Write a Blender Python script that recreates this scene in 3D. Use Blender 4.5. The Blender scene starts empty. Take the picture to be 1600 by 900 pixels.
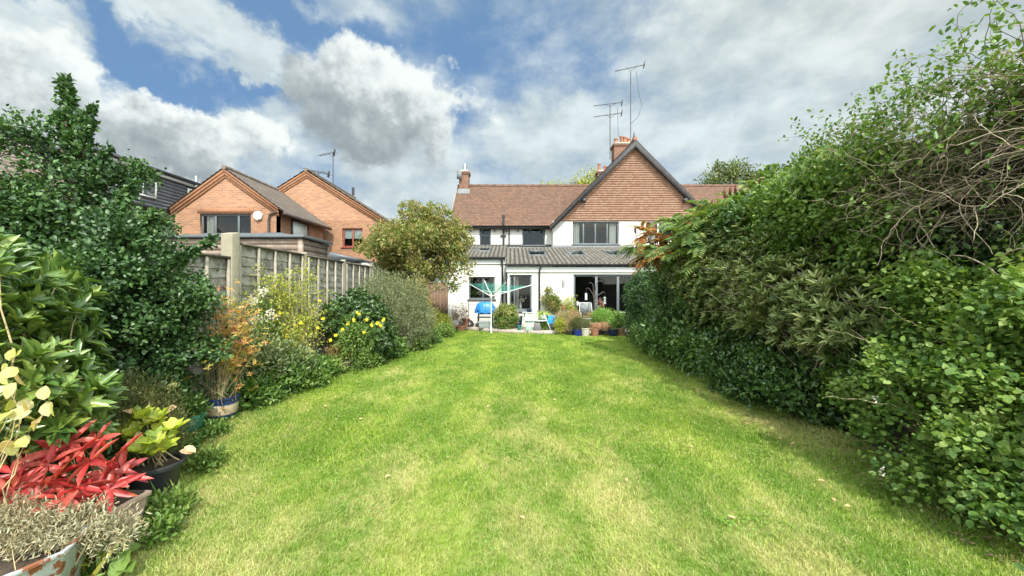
import bpy, math, random
import numpy as np
R = math.radians
random.seed(7)
rng = np.random.default_rng(11)
sc = bpy.context.scene
COL = sc.collection

# ------------------------------------------------------------------ camera
EYE = 1.55
cam_d = bpy.data.cameras.new('camera'); cam = bpy.data.objects.new('camera', cam_d); COL.objects.link(cam)
cam.location = (0, 0, EYE); cam.rotation_euler = (R(90), 0, 0)
cam_d.sensor_width = 36; cam_d.lens = 13.5; cam_d.shift_y = 5/1600
cam_d.clip_start = 0.05; cam_d.clip_end = 3000
sc.camera = cam

# ------------------------------------------------------------------ sun, sky, exposure
SUN_EL, SUN_AZ_X, SUN_AZ_Y = 45.0, 0.17, -1.0      # the sun stands behind the camera, a little to the right
sx, sy = SUN_AZ_X/math.hypot(SUN_AZ_X, SUN_AZ_Y), SUN_AZ_Y/math.hypot(SUN_AZ_X, SUN_AZ_Y)
sun_dir = (sx*math.cos(R(SUN_EL)), sy*math.cos(R(SUN_EL)), math.sin(R(SUN_EL)))
sd = bpy.data.lights.new('sun', 'SUN'); sd.energy = 4.2; sd.angle = R(0.6); sd.color = (1.0, 0.945, 0.86)
so = bpy.data.objects.new('sun', sd); COL.objects.link(so)
from mathutils import Vector
so.rotation_euler = Vector(sun_dir).to_track_quat('Z', 'Y').to_euler(); so.location = (5, -5, 20)
sc.view_settings.view_transform = 'Standard'; sc.view_settings.look = 'None'
sc.view_settings.exposure = 0.56; sc.view_settings.gamma = 1.0
sc.cycles.max_bounces = 8; sc.cycles.transparent_max_bounces = 16
sc.cycles.transmission_bounces = 6; sc.cycles.diffuse_bounces = 3; sc.cycles.glossy_bounces = 3
sc.cycles.use_denoising = True
sc.cycles.sample_clamp_indirect = 6

world = bpy.data.worlds.new('World'); sc.world = world; world.use_nodes = True
nt = world.node_tree; nt.nodes.clear()
def N(nt, t, **kw):
    n = nt.nodes.new(t)
    for k, v in kw.items(): setattr(n, k, v)
    return n
def put(nt, sock, v):
    if isinstance(v, bpy.types.NodeSocket): nt.links.new(v, sock)
    elif v is not None: sock.default_value = v
def M(nt, op, a, b=None, c=None, clamp=False):
    n = N(nt, 'ShaderNodeMath', operation=op, use_clamp=clamp)
    put(nt, n.inputs[0], a); put(nt, n.inputs[1], b); put(nt, n.inputs[2], c)
    return n.outputs[0]
def VM(nt, op, a, b=None):
    n = N(nt, 'ShaderNodeVectorMath', operation=op)
    put(nt, n.inputs[0], a); put(nt, n.inputs[1], b)
    return n.outputs['Value'] if op in ('LENGTH', 'DOT_PRODUCT', 'DISTANCE') else n.outputs[0]
def SS(nt, x, lo, hi, a=0.0, b=1.0):
    n = N(nt, 'ShaderNodeMapRange', interpolation_type='SMOOTHSTEP')
    put(nt, n.inputs[0], x)
    for i, v in enumerate((lo, hi, a, b)): n.inputs[i+1].default_value = v
    return n.outputs[0]
def MIX(nt, f, a, b, mode='MIX'):
    n = N(nt, 'ShaderNodeMix', data_type='RGBA', blend_type=mode)
    put(nt, n.inputs[0], f)
    put(nt, n.inputs[6], a if isinstance(a, bpy.types.NodeSocket) else (*a, 1)[:4])
    put(nt, n.inputs[7], b if isinstance(b, bpy.types.NodeSocket) else (*b, 1)[:4])
    return n.outputs[2]
def NOISE(nt, vec, scale, detail=4, rough=0.55, dist=0.0):
    n = N(nt, 'ShaderNodeTexNoise')
    put(nt, n.inputs['Vector'], vec)
    n.inputs['Scale'].default_value = scale; n.inputs['Detail'].default_value = detail
    n.inputs['Roughness'].default_value = rough; n.inputs['Distortion'].default_value = dist
    return n.outputs[0]
def RAMP(nt, fac, stops, interp='LINEAR'):
    n = N(nt, 'ShaderNodeValToRGB'); n.color_ramp.interpolation = interp
    el = n.color_ramp.elements
    while len(el) < len(stops): el.new(0.5)
    for e, (p, c) in zip(el, stops): e.position = p; e.color = (*c, 1)
    put(nt, n.inputs[0], fac)
    return n.outputs[0]

def build_world():
    sky = N(nt, 'ShaderNodeTexSky', sky_type='NISHITA', sun_disc=False)
    sky.sun_elevation = R(SUN_EL); sky.sun_rotation = math.atan2(sx, sy)
    sky.air_density = 1.0; sky.dust_density = 0.4; sky.ozone_density = 2.2
    tc = N(nt, 'ShaderNodeTexCoord')
    d = VM(nt, 'NORMALIZE', tc.outputs['Generated'])
    def warped(dd):
        # noise-bent direction, so that the big cumulus shapes get ragged outlines
        w = N(nt, 'ShaderNodeTexNoise'); put(nt, w.inputs['Vector'], dd)
        w.inputs['Scale'].default_value = 5.5; w.inputs['Detail'].default_value = 6; w.inputs['Roughness'].default_value = 0.62
        o = VM(nt, 'SUBTRACT', w.outputs['Color'], (0.5, 0.5, 0.5))
        n = N(nt, 'ShaderNodeVectorMath', operation='SCALE'); put(nt, n.inputs[0], o); n.inputs['Scale'].default_value = 0.30
        return VM(nt, 'ADD', dd, n.outputs[0])
    def dirof(px, py):
        v = np.array([(px-800)/600, 1.0, (455-py)/600]); L = np.linalg.norm(v)
        return v/L, L
    soft = [  # broad thin cloud: centre and half-size on the sky, strength
        (1230, 130, 420, 190, .8), (1600, 60, 250, 180, .8), (1060, 30, 180, 70, .5), (60, 60, 120, 90, .8), (0, 250, 250, 130, .8), (385, 85, 90, 50, .95), (310, 30, 100, 34, .7),
        (300, 330, 420, 110, .75), (850, 345, 500, 100, .65), (1400, 330, 400, 120, .7), (870, 220, 150, 50, .7), (640, 280, 160, 60, .7), (430, 230, 90, 50, .7)]
    gaps = [(470, 30, 160, 34, 1.), (245, 85, 60, 50, 1.), (285, 150, 80, 28, 1.), (400, 147, 80, 16, 1.), (790, 70, 140, 80, .7), (920, 110, 60, 70, .55), (170, 24, 150, 20, .8), (470, 100, 40, 60, .8), (700, 150, 60, 60, .4)]
    heaps = [  # cumulus heaps: centre, half-size, lean of the light across it
        (60, 190, 230, 120, .35), (285, 225, 125, 62, .5), (590, 180, 150, 98, .45)]
    w = warped(d)
    def qvec(px, py, rx, ry, src=None):
        c, L = dirof(px, py); Lx = math.hypot(1, (px-800)/600); hx = rx/600/L/Lx*1.15; hz = ry/600/L*1.05
        n = N(nt, 'ShaderNodeVectorMath', operation='MULTIPLY'); put(nt, n.inputs[0], VM(nt, 'SUBTRACT', src or w, tuple(c)))
        n.inputs[1].default_value = (1/hx, 1/max(hx, .3), 1/hz); return n.outputs[0]
    def field(lst):
        acc = None
        for px, py, rx, ry, s in lst:
            f = SS(nt, VM(nt, 'LENGTH', qvec(px, py, rx, ry)), 1.3, 0.2, 0.0, s); acc = f if acc is None else M(nt, 'MAXIMUM', acc, f)
        return acc
    p = N(nt, 'ShaderNodeVectorMath', operation='MULTIPLY'); put(nt, p.inputs[0], d); p.inputs[1].default_value = (1.0, 1.0, 1.7)
    n1 = NOISE(nt, p.outputs[0], 5.5, 8, 0.58, 0.0); n3 = NOISE(nt, p.outputs[0], 14.0, 6, 0.55, 0.0)
    n2 = NOISE(nt, VM(nt, 'ADD', p.outputs[0], (.02, 0, .07)), 5.5, 8, 0.58, 0.0)
    mott = M(nt, 'ADD', M(nt, 'MULTIPLY', n1, .9), M(nt, 'MULTIPLY', n3, .45))
    dens = M(nt, 'ADD', mott, M(nt, 'SUBTRACT', M(nt, 'MULTIPLY', field(soft), .34), M(nt, 'MULTIPLY', field(gaps), .38)))
    cover = SS(nt, dens, 0.36, 0.98)
    lit = SS(nt, M(nt, 'SUBTRACT', n1, n2), -0.20, 0.24)
    cl = MIX(nt, lit, (4.3, 5.1, 5.4), (6.3, 7.1, 7.3))
    blue = MIX(nt, 0.75, sky.outputs[0], (1.45, 2.8, 4.9))
    col = MIX(nt, cover, blue, cl)
    h1 = NOISE(nt, d, 7.0, 9, 0.60, 0.0); h2 = NOISE(nt, VM(nt, 'ADD', d, (.01, 0, .035)), 7.0, 9, 0.60, 0.0)
    rel = M(nt, 'MULTIPLY', M(nt, 'SUBTRACT', h1, h2), 3.2)
    for px, py, rx, ry, lean in heaps:
        q = qvec(px, py, rx, ry); r_ = VM(nt, 'LENGTH', q)
        den = M(nt, 'ADD', M(nt, 'SUBTRACT', 1.0, r_), M(nt, 'MULTIPLY', M(nt, 'SUBTRACT', h1, .5), 1.5))
        sp = N(nt, 'ShaderNodeSeparateXYZ'); put(nt, sp.inputs[0], q)
        # the underside melts into haze, the crown is crisp
        al = SS(nt, M(nt, 'MULTIPLY', den, SS(nt, sp.outputs[2], -1.3, .3, .35, 1.0)), 0.0, 0.26)
        b_ = M(nt, 'ADD', M(nt, 'ADD', M(nt, 'MULTIPLY', sp.outputs[2], .75), M(nt, 'MULTIPLY', sp.outputs[0], lean)), rel)
        b_ = M(nt, 'ADD', b_, M(nt, 'MULTIPLY', M(nt, 'SUBTRACT', 1.0, SS(nt, den, 0.0, .55)), .25))
        c_ = RAMP(nt, SS(nt, b_, -.65, .95), [(0, (.30, .35, .37)), (.45, (.47, .53, .55)), (.8, (.70, .76, .76)), (1, (.84, .89, .87))])
        sc8 = N(nt, 'ShaderNodeVectorMath', operation='SCALE'); put(nt, sc8.inputs[0], c_); sc8.inputs['Scale'].default_value = 9.0
        col = MIX(nt, al, col, sc8.outputs[0])
    # added fill: unseen sky round the sun, behind the camera, brightened and warmed
    sky_fill = SS(nt, VM(nt, 'DOT_PRODUCT', d, sun_dir), 0.0, 0.95, 1.0, 6.6)
    sc_ = N(nt, 'ShaderNodeVectorMath', operation='SCALE'); put(nt, sc_.inputs[0], col); put(nt, sc_.inputs['Scale'], sky_fill)
    col = VM(nt, 'MULTIPLY', sc_.outputs[0], MIX(nt, SS(nt, VM(nt, 'DOT_PRODUCT', d, sun_dir), -.3, .5), (1, 1, 1), (1.16, 1.0, .80)))
    # below the horizon: dull ground light
    sep = N(nt, 'ShaderNodeSeparateXYZ'); put(nt, sep.inputs[0], d)
    col = MIX(nt, SS(nt, sep.outputs[2], -0.02, 0.0), (0.9, 1.1, 0.6), col)
    bg = N(nt, 'ShaderNodeBackground'); put(nt, bg.inputs[0], col); bg.inputs[1].default_value = 0.085
    out = N(nt, 'ShaderNodeOutputWorld'); nt.links.new(bg.outputs[0], out.inputs[0])
build_world()

# ------------------------------------------------------------------ coordinates
def W(px, py, Y):            # the point at depth Y that the photograph shows at px, py
    return ((px-800)*Y/600, Y, EYE-(py-455)*Y/600)

# ------------------------------------------------------------------ object helpers
def wloc(o):
    v = Vector((0, 0, 0))
    while o is not None: v += o.location; o = o.parent
    return v
def tagit(o, label=None, cat=None, group=None, kind=None):
    for k, v in (('label', label), ('category', cat), ('group', group), ('kind', kind)):
        if v: o[k] = v
    return o
def thing(name, loc, label, cat, group=None):
    o = bpy.data.objects.new(name, None); COL.objects.link(o); o.location = loc
    o.empty_display_size = 0.2
    return tagit(o, label, cat, group)
def mesh_np(name, verts, faces, mat, parent=None, smooth=False):
    """verts (N,3); faces: one (M,k) array or a list of index tuples; world coordinates"""
    me = bpy.data.meshes.new(name)
    verts = np.asarray(verts, dtype=np.float64)
    if parent is None:
        org = np.array([(verts[:, 0].min()+verts[:, 0].max())/2, (verts[:, 1].min()+verts[:, 1].max())/2, verts[:, 2].min()])
    else:
        org = np.array(wloc(parent))
    v = verts-org
    if isinstance(faces, np.ndarray):
        flat = faces.ravel(); tot = np.full(len(faces), faces.shape[1]); start = np.arange(len(faces))*faces.shape[1]
    else:
        tot = np.array([len(f) for f in faces]); flat = np.concatenate([np.array(f) for f in faces]); start = np.concatenate([[0], np.cumsum(tot)[:-1]])
    me.vertices.add(len(v)); me.vertices.foreach_set('co', v.astype(np.float32).ravel())
    me.loops.add(len(flat)); me.loops.foreach_set('vertex_index', flat.astype(np.int32))
    me.polygons.add(len(tot)); me.polygons.foreach_set('loop_start', start.astype(np.int32)); me.polygons.foreach_set('loop_total', tot.astype(np.int32))
    if smooth: me.polygons.foreach_set('use_smooth', np.ones(len(tot), dtype=bool))
    me.update(calc_edges=True); me.validate()
    if mat: me.materials.append(mat)
    o = bpy.data.objects.new(name, me); COL.objects.link(o)
    if parent is None: o.location = org
    else: o.parent = parent
    return o
class MB:
    def __init__(s): s.v = []; s.f = []
    def add(s, vs, fs):
        b = len(s.v); s.v += [tuple(map(float, p)) for p in vs]; s.f += [tuple(b+i for i in f) for f in fs]; return s
    def box(s, x0, x1, y0, y1, z0, z1):
        if x0 > x1: x0, x1 = x1, x0
        if y0 > y1: y0, y1 = y1, y0
        if z0 > z1: z0, z1 = z1, z0
        return s.add([(x0,y0,z0),(x1,y0,z0),(x1,y1,z0),(x0,y1,z0),(x0,y0,z1),(x1,y0,z1),(x1,y1,z1),(x0,y1,z1)],
                     [(0,3,2,1),(4,5,6,7),(0,1,5,4),(1,2,6,5),(2,3,7,6),(3,0,4,7)])
    def frame8(s, p):   # hexahedron from 8 points, bottom ring then top ring
        return s.add(p, [(0,3,2,1),(4,5,6,7),(0,1,5,4),(1,2,6,5),(2,3,7,6),(3,0,4,7)])
    def bar(s, a, b, w, h=None, up=(0,0,1)):
        h = h or w; a = Vector(a); b = Vector(b); d = (b-a).normalized(); u = Vector(up)
        if abs(d.dot(u)) > .95: u = Vector((0,1,0))
        sd_ = d.cross(u).normalized()*w/2; u = sd_.cross(d).normalized()*h/2
        return s.frame8([a-sd_-u, a+sd_-u, a+sd_+u, a-sd_+u, b-sd_-u, b+sd_-u, b+sd_+u, b-sd_+u])
    def tube(s, pts, r, n=8, cap=True):
        P = [Vector(p) for p in pts]; rs = r if hasattr(r, '__len__') else [r]*len(P)
        b = len(s.v); prev = None
        for i, p in enumerate(P):
            d = (P[min(i+1, len(P)-1)]-P[max(i-1, 0)]).normalized()
            if prev is None:
                prev = d.cross(Vector((0,0,1)))
                if prev.length < .1: prev = d.cross(Vector((1,0,0)))
            u = (prev-d*prev.dot(d)).normalized(); prev = u; w = d.cross(u)
            for k in range(n):
                a = 2*math.pi*k/n; s.v.append(tuple(p+(u*math.cos(a)+w*math.sin(a))*rs[i]))
        for i in range(len(P)-1):
            for k in range(n):
                s.f.append((b+i*n+k, b+i*n+(k+1)%n, b+(i+1)*n+(k+1)%n, b+(i+1)*n+k))
        if cap:
            s.f.append(tuple(b+k for k in reversed(range(n)))); s.f.append(tuple(b+(len(P)-1)*n+k for k in range(n)))
        return s
    def lathe(s, prof, c, n=24, sx=1, sy=1):
        """prof: list of (r, z) from bottom outside up and over the rim to the inside"""
        b = len(s.v)
        for r, z in prof:
            for k in range(n):
                a = 2*math.pi*k/n; s.v.append((c[0]+r*sx*math.cos(a), c[1]+r*sy*math.sin(a), c[2]+z))
        for i in range(len(prof)-1):
            for k in range(n):
                s.f.append((b+i*n+k, b+i*n+(k+1)%n, b+(i+1)*n+(k+1)%n, b+(i+1)*n+k))
        s.f.append(tuple(b+k for k in reversed(range(n)))); s.f.append(tuple(b+(len(prof)-1)*n+k for k in range(n)))
        return s
    def prism(s, poly, axis, a, b_):
        """poly of 2-D points extruded along axis ('x','y','z') from a to b_"""
        def P(p, t): return {'x': (t, p[0], p[1]), 'y': (p[0], t, p[1]), 'z': (p[0], p[1], t)}[axis]
        n = len(poly); vs = [P(p, a) for p in poly]+[P(p, b_) for p in poly]
        fs = [tuple(range(n)), tuple(range(2*n-1, n-1, -1))]+[(i, n+i, n+(i+1) % n, (i+1) % n) for i in range(n)]
        return s.add(vs, fs)
    def build(s, name, mat, parent=None, smooth=False, fix=True, bevel=0):
        o = mesh_np(name, np.array(s.v), s.f, mat, parent, smooth)
        if fix:
            import bmesh
            bm = bmesh.new(); bm.from_mesh(o.data); bmesh.ops.recalc_face_normals(bm, faces=bm.faces); bm.to_mesh(o.data); bm.free()
        if smooth:
            import bmesh
            bm = bmesh.new(); bm.from_mesh(o.data)
            for e in bm.edges:
                if len(e.link_faces) == 2 and e.calc_face_angle(0) > R(38): e.smooth = False
            bm.to_mesh(o.data); bm.free()
        if bevel:
            m = o.modifiers.new('bevel', 'BEVEL'); m.width = bevel; m.segments = 2; m.limit_method = 'ANGLE'
        return o

# ------------------------------------------------------------------ materials
def newmat(name):
    m = bpy.data.materials.new(name); m.use_nodes = True; t = m.node_tree; t.nodes.clear()
    out = N(t, 'ShaderNodeOutputMaterial'); b = N(t, 'ShaderNodeBsdfPrincipled'); t.links.new(b.outputs[0], out.inputs[0])
    return m, t, b, out
def bump(t, b, h, strength=0.3, dist=0.02):
    n = N(t, 'ShaderNodeBump'); n.inputs['Strength'].default_value = strength; n.inputs['Distance'].default_value = dist
    put(t, n.inputs['Height'], h); t.links.new(n.outputs[0], b.inputs['Normal'])
def pos(t): return N(t, 'ShaderNodeNewGeometry').outputs['Position']
def stuffmat(name, c, rough=0.6, var=0.25, scale=3.0, metal=0.0, bs=0.0, bscale=40, c2=None, c2lo=.55, c2hi=.7, spec=None):
    m, t, b, out = newmat(name); p = pos(t)
    n = NOISE(t, p, scale, 6, .6)
    dark = tuple(x*(1-var) for x in c); light = tuple(min(1, x*(1+var)) for x in c)
    col = RAMP(t, n, [(0.3, dark), (0.7, light)])
    if c2:
        col = MIX(t, SS(t, NOISE(t, p, scale*2.3, 7, .65), c2lo, c2hi), col, c2)
    put(t, b.inputs['Base Color'], col); b.inputs['Roughness'].default_value = rough; b.inputs['Metallic'].default_value = metal
    if spec is not None: b.inputs['Specular IOR Level'].default_value = spec
    if bs: bump(t, b, NOISE(t, p, bscale, 5, .6), bs, .01)
    return m
def brickmat(name, c1, c2, mortar, bw=.225, bh=.075, axis='y', ms=.012, bs=.4, noise_c=None):
    """bricks laid on a wall facing along axis"""
    m, t, b, out = newmat(name); p = pos(t)
    s = N(t, 'ShaderNodeSeparateXYZ'); put(t, s.inputs[0], p); cb = N(t, 'ShaderNodeCombineXYZ')
    t.links.new(s.outputs[0 if axis == 'y' else 1], cb.inputs[0]); t.links.new(s.outputs[2], cb.inputs[1])
    br = N(t, 'ShaderNodeTexBrick'); t.links.new(cb.outputs[0], br.inputs['Vector'])
    br.inputs['Scale'].default_value = 1.0; br.inputs['Brick Width'].default_value = bw; br.inputs['Row Height'].default_value = bh
    br.inputs['Mortar Size'].default_value = ms; br.inputs['Color1'].default_value = (*c1, 1); br.inputs['Color2'].default_value = (*c2, 1)
    br.inputs['Mortar'].default_value = (*mortar, 1); br.inputs['Bias'].default_value = 0.0
    n = NOISE(t, p, 1.3, 6, .6)
    col = MIX(t, M(t, 'MULTIPLY', n, .55), br.outputs[0], noise_c or tuple(x*.6 for x in c1))
    put(t, b.inputs['Base Color'], col); b.inputs['Roughness'].default_value = .85
    bump(t, b, br.outputs['Fac'], -bs, .01)
    return m
def leafmat(name, cols, rough=0.45, trans=0.35, var=0.35, spec=0.5, tip=None):
    """cols: stops of colour picked leaf by leaf"""
    m, t, b, out = newmat(name)
    g = N(t, 'ShaderNodeNewGeometry')
    n = NOISE(t, g.outputs['Position'], 2.6, 3, .6)
    f = M(t, 'ADD', M(t, 'MULTIPLY', g.outputs['Random Per Island'], 1-var), M(t, 'MULTIPLY', SS(t, n, .3, .7), var))
    k = len(cols)
    col = RAMP(t, f, [((i+.5)/k, c) for i, c in enumerate(cols)])
    col = MIX(t, SS(t, NOISE(t, g.outputs['Position'], 55, 3, .6), .42, .72, 0, .38), col, tuple(x*.45 for x in cols[0]))      # blotches and veins
    put(t, b.inputs['Base Color'], col); b.inputs['Roughness'].default_value = rough
    b.inputs['Specular IOR Level'].default_value = spec
    tr = N(t, 'ShaderNodeBsdfTranslucent'); put(t, tr.inputs[0], MIX(t, 1.0, col, (1.25, 1.25, .55), 'MULTIPLY'))
    mx = N(t, 'ShaderNodeMixShader'); mx.inputs[0].default_value = trans
    t.links.new(b.outputs[0], mx.inputs[1]); t.links.new(tr.outputs[0], mx.inputs[2]); t.links.new(mx.outputs[0], out.inputs[0])
    return m
def barkmat(name, c, c2):
    m, t, b, out = newmat(name); p = pos(t)
    mp = N(t, 'ShaderNodeMapping'); put(t, mp.inputs[0], p); mp.inputs['Scale'].default_value = (1, 1, .25)
    put(t, b.inputs['Base Color'], RAMP(t, NOISE(t, mp.outputs[0], 18, 6, .65), [(.35, c), (.65, c2)])); b.inputs['Roughness'].default_value = .9
    bump(t, b, NOISE(t, mp.outputs[0], 30, 4, .6), .5, .01)
    return m

# ------------------------------------------------------------------ foliage helpers
def unit(a): return a/np.maximum(np.linalg.norm(a, axis=-1, keepdims=True), 1e-9)
TPL = {
 'oval': (np.array([(0,0,0),(.3,-.5,.10),(.75,-.36,.07),(1,0,-.06),(.75,.36,.07),(.3,.5,.10)]), np.array([[0,1,2,3],[0,3,4,5]])),
 'lance': (np.array([(0,0,0),(.35,-.5,.04),(.72,-.38,.0),(1,0,-.14),(.72,.38,.0),(.35,.5,.04)]), np.array([[0,1,2,3],[0,3,4,5]])),
 'quad': (np.array([(0,0,0),(.5,-.5,.08),(1,0,-.05),(.5,.5,.08)]), np.array([[0,1,2,3]])),
 'strap': (np.array([(0,-.5,0),(0,.5,0),(.35,.5,.10),(.35,-.5,.10),(.7,.42,.06),(.7,-.42,.06),(1,.05,-.14),(1,-.05,-.14)]), np.array([[0,1,2,3],[3,2,4,5],[5,4,6,7]])),
 'big': (np.array([(0,0,0),(.18,-.38,.05),(.5,-.5,.09),(.8,-.30,.05),(1,0,-.08),(.8,.30,.05),(.5,.5,.09),(.18,.38,.05),(.5,0,-.01)]),
         np.array([[0,1,2,8],[8,2,3,4],[8,4,5,6],[0,8,6,7]])),
}
class Leaves:
    def __init__(s): s.v = []; s.f = []; s.n = 0
    def add(s, p, ax, nr, L, Wd, tpl='oval'):
        T, F = TPL[tpl]; p = np.asarray(p, float); n = len(p)
        if n == 0: return s
        ax = unit(np.asarray(ax, float)); side = unit(np.cross(ax, np.asarray(nr, float)+1e-6)); nn = np.cross(side, ax)
        L = np.broadcast_to(L, n)[:, None, None]; Wd = np.broadcast_to(Wd, n)[:, None, None]
        v = p[:, None]+L*T[None, :, 0:1]*ax[:, None]+Wd*T[None, :, 1:2]*side[:, None]+L*T[None, :, 2:3]*nn[:, None]
        s.v.append(v.reshape(-1, 3)); f = (F[None]+(np.arange(n)*len(T))[:, None, None]).reshape(-1, F.shape[1])+s.n
        s.f.append(f); s.n += n*len(T); return s
    def build(s, name, mat, parent, smooth=False):
        return mesh_np(name, np.concatenate(s.v), np.concatenate(s.f), mat, parent, smooth)
class Twigs:
    """many thin tapering tubes, three sided, in one mesh"""
    def __init__(s): s.v = []; s.f = []; s.n = 0
    def add(s, pts, r0, r1=None, k=4):
        P = np.asarray(pts, float); m = len(P); r1 = r0*.35 if r1 is None else r1
        d = unit(np.gradient(P, axis=0)); ref = np.array([.3, .2, 1.0]) if abs(d[0, 2]) < .9 else np.array([1.0, .1, 0])
        u = unit(np.cross(d, ref)); w = np.cross(d, u); r = np.linspace(r0, r1, m)[:, None, None]
        a = np.arange(k)*2*np.pi/k
        v = P[:, None]+r*(np.cos(a)[None, :, None]*u[:, None]+np.sin(a)[None, :, None]*w[:, None])
        s.v.append(v.reshape(-1, 3)); i = np.arange(m-1)[:, None]*k; j = np.arange(k)[None]
        f = np.stack([i+j, i+(j+1) % k, i+k+(j+1) % k, i+k+j], -1).reshape(-1, 4)+s.n
        s.f.append(f); s.n += m*k; return s
    def build(s, name, mat, parent): return mesh_np(name, np.concatenate(s.v), np.concatenate(s.f), mat, parent, True)
def curve(a, b, sag=0.0, wob=0.05, n=7, rs=None):
    rs = rs or rng; a = np.array(a, float); b = np.array(b, float); t = np.linspace(0, 1, n)[:, None]
    L = np.linalg.norm(b-a); P = a+(b-a)*t; P[:, 2:3] += sag*L*4*t*(1-t)
    o = rs.normal(size=(n, 3))*wob*L*.5; o[0] = 0; o = np.cumsum(o, 0)/2; o -= t*o[-1]
    return P+o
def blob_pts(n, blobs, shell=.45, lump=.22, rs=None, zmin=.03):
    rs = rs or rng; B = np.array(blobs, float); w = (B[:, 3]*B[:, 4]+B[:, 4]*B[:, 5]+B[:, 3]*B[:, 5]); w /= w.sum()
    i = rs.choice(len(B), n, p=w); d = unit(rs.normal(size=(n, 3)))
    ph = i*2.17
    l = (np.sin(d[:, 0]*4.1+ph)*np.sin(d[:, 1]*3.7+ph*1.3+1)+np.sin(d[:, 2]*5.3+ph*.7)*np.sin(d[:, 0]*6.1+2*ph))*.6+.5*np.sin(d[:, 1]*9+d[:, 2]*8+ph)*.6
    r = (1+lump*l)*(1-shell*rs.random(n)**1.6)
    p = B[i, :3]+d*r[:, None]*B[i, 3:6]; o = unit(d/B[i, 3:6])
    k = p[:, 2] > zmin
    return p[k], o[k]
def foliage(lv, blobs, nc, k, L, Wd, cr, tpl='oval', shell=.45, lump=.22, out=.55, up=.25, lvar=.35, rs=None, clip=None, nup=.8, droop=0):
    """nc twig ends over the blobs, k leaves around each"""
    rs = rs or rng; p, o = blob_pts(nc, blobs, shell, lump, rs)
    if clip is not None:
        m = clip(p); p, o = p[m], o[m]
    n = len(p); P = np.repeat(p, k, 0)+rs.normal(size=(n*k, 3))*cr; O = np.repeat(o, k, 0)
    ax = O*out+rs.normal(size=(n*k, 3))*.6+np.array([0, 0, up-droop]); nr = O*.6+rs.normal(size=(n*k, 3))*.45+np.array([0, 0, nup])
    s = 1+lvar*(rs.random(n*k)*2-1)
    if clip is not None:
        m = clip(P); P, ax, nr, s = P[m], ax[m], nr[m], s[m]
    lv.add(P, ax, nr, L*s, Wd*s, tpl)
    return p, o
def clumps(env, n, r0, r1, rs, squash=.75, shell=.3):
    """break smooth masses into many unequal boughs"""
    p, _ = blob_pts(n, env, shell, .25, rs); r = r0+(r1-r0)*rs.random(len(p))**1.7
    return [(*a, q*(.8+.4*rs.random()), q*(.8+.4*rs.random()), q*squash*(.7+.5*rs.random())) for a, q in zip(p, r)]
def shrink(env, f): return [(b[0], b[1], b[2], b[3]*f, b[4]*f, b[5]*f) for b in env]
def whorls(lv, p, o, k, L, Wd, tpl='lance', spread=.9, lvar=.25, rs=None, drop=0.0):
    """a ring of k leaves round each shoot tip p pointing along o"""
    rs = rs or rng; n = len(p); o = unit(np.asarray(o, float)); u = unit(np.cross(o, rs.normal(size=(n, 3)))); w = np.cross(o, u)
    a = (np.arange(k)*2*np.pi/k)[None]+rs.random((n, k))*.7
    rad = np.cos(a)[..., None]*u[:, None]+np.sin(a)[..., None]*w[:, None]
    sp = spread*(.6+.8*rs.random((n, k, 1)))
    ax = (o[:, None]+rad*sp).reshape(-1, 3)+np.array([0, 0, -drop]); nr = (o[:, None]*1.0-rad*.35).reshape(-1, 3)
    P = np.repeat(np.asarray(p, float), k, 0); s = 1+lvar*(rs.random(n*k)*2-1)
    lv.add(P, ax, nr, L*s, Wd*s, tpl)
def fronds(lv, tw, p, d, L, np_=9, l=.09, w=.028, droop=.5, rs=None):
    """pinnate leaves: a rachis with pairs of leaflets"""
    rs = rs or rng
    for a, dd in zip(p, d):
        dd = unit(dd); t = np.linspace(0, 1, 8)[:, None]; LL = L*(.7+.5*rs.random())
        P = a+dd*t*LL+np.array([0, 0, -1])*droop*LL*t**2
        tw.add(P, .004, .0015, 3)
        tt = np.linspace(.2, 1, np_); q = np.stack([np.interp(tt, t[:, 0], P[:, c]) for c in range(3)], 1)
        tan = unit(np.gradient(P, axis=0)); tg = np.stack([np.interp(tt, t[:, 0], tan[:, c]) for c in range(3)], 1)
        sd_ = unit(np.cross(tg, np.array([0, 0, 1.0])+rs.normal(size=3)*.25)); up = np.cross(sd_, tg)
        sz = l*(1-.5*np.abs(tt-.55))
        for sg in (-1, 1):
            lv.add(q, sd_*sg+tg*.45-np.array([0, 0, .18]), up, sz, sz*w/l, 'lance')
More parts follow.
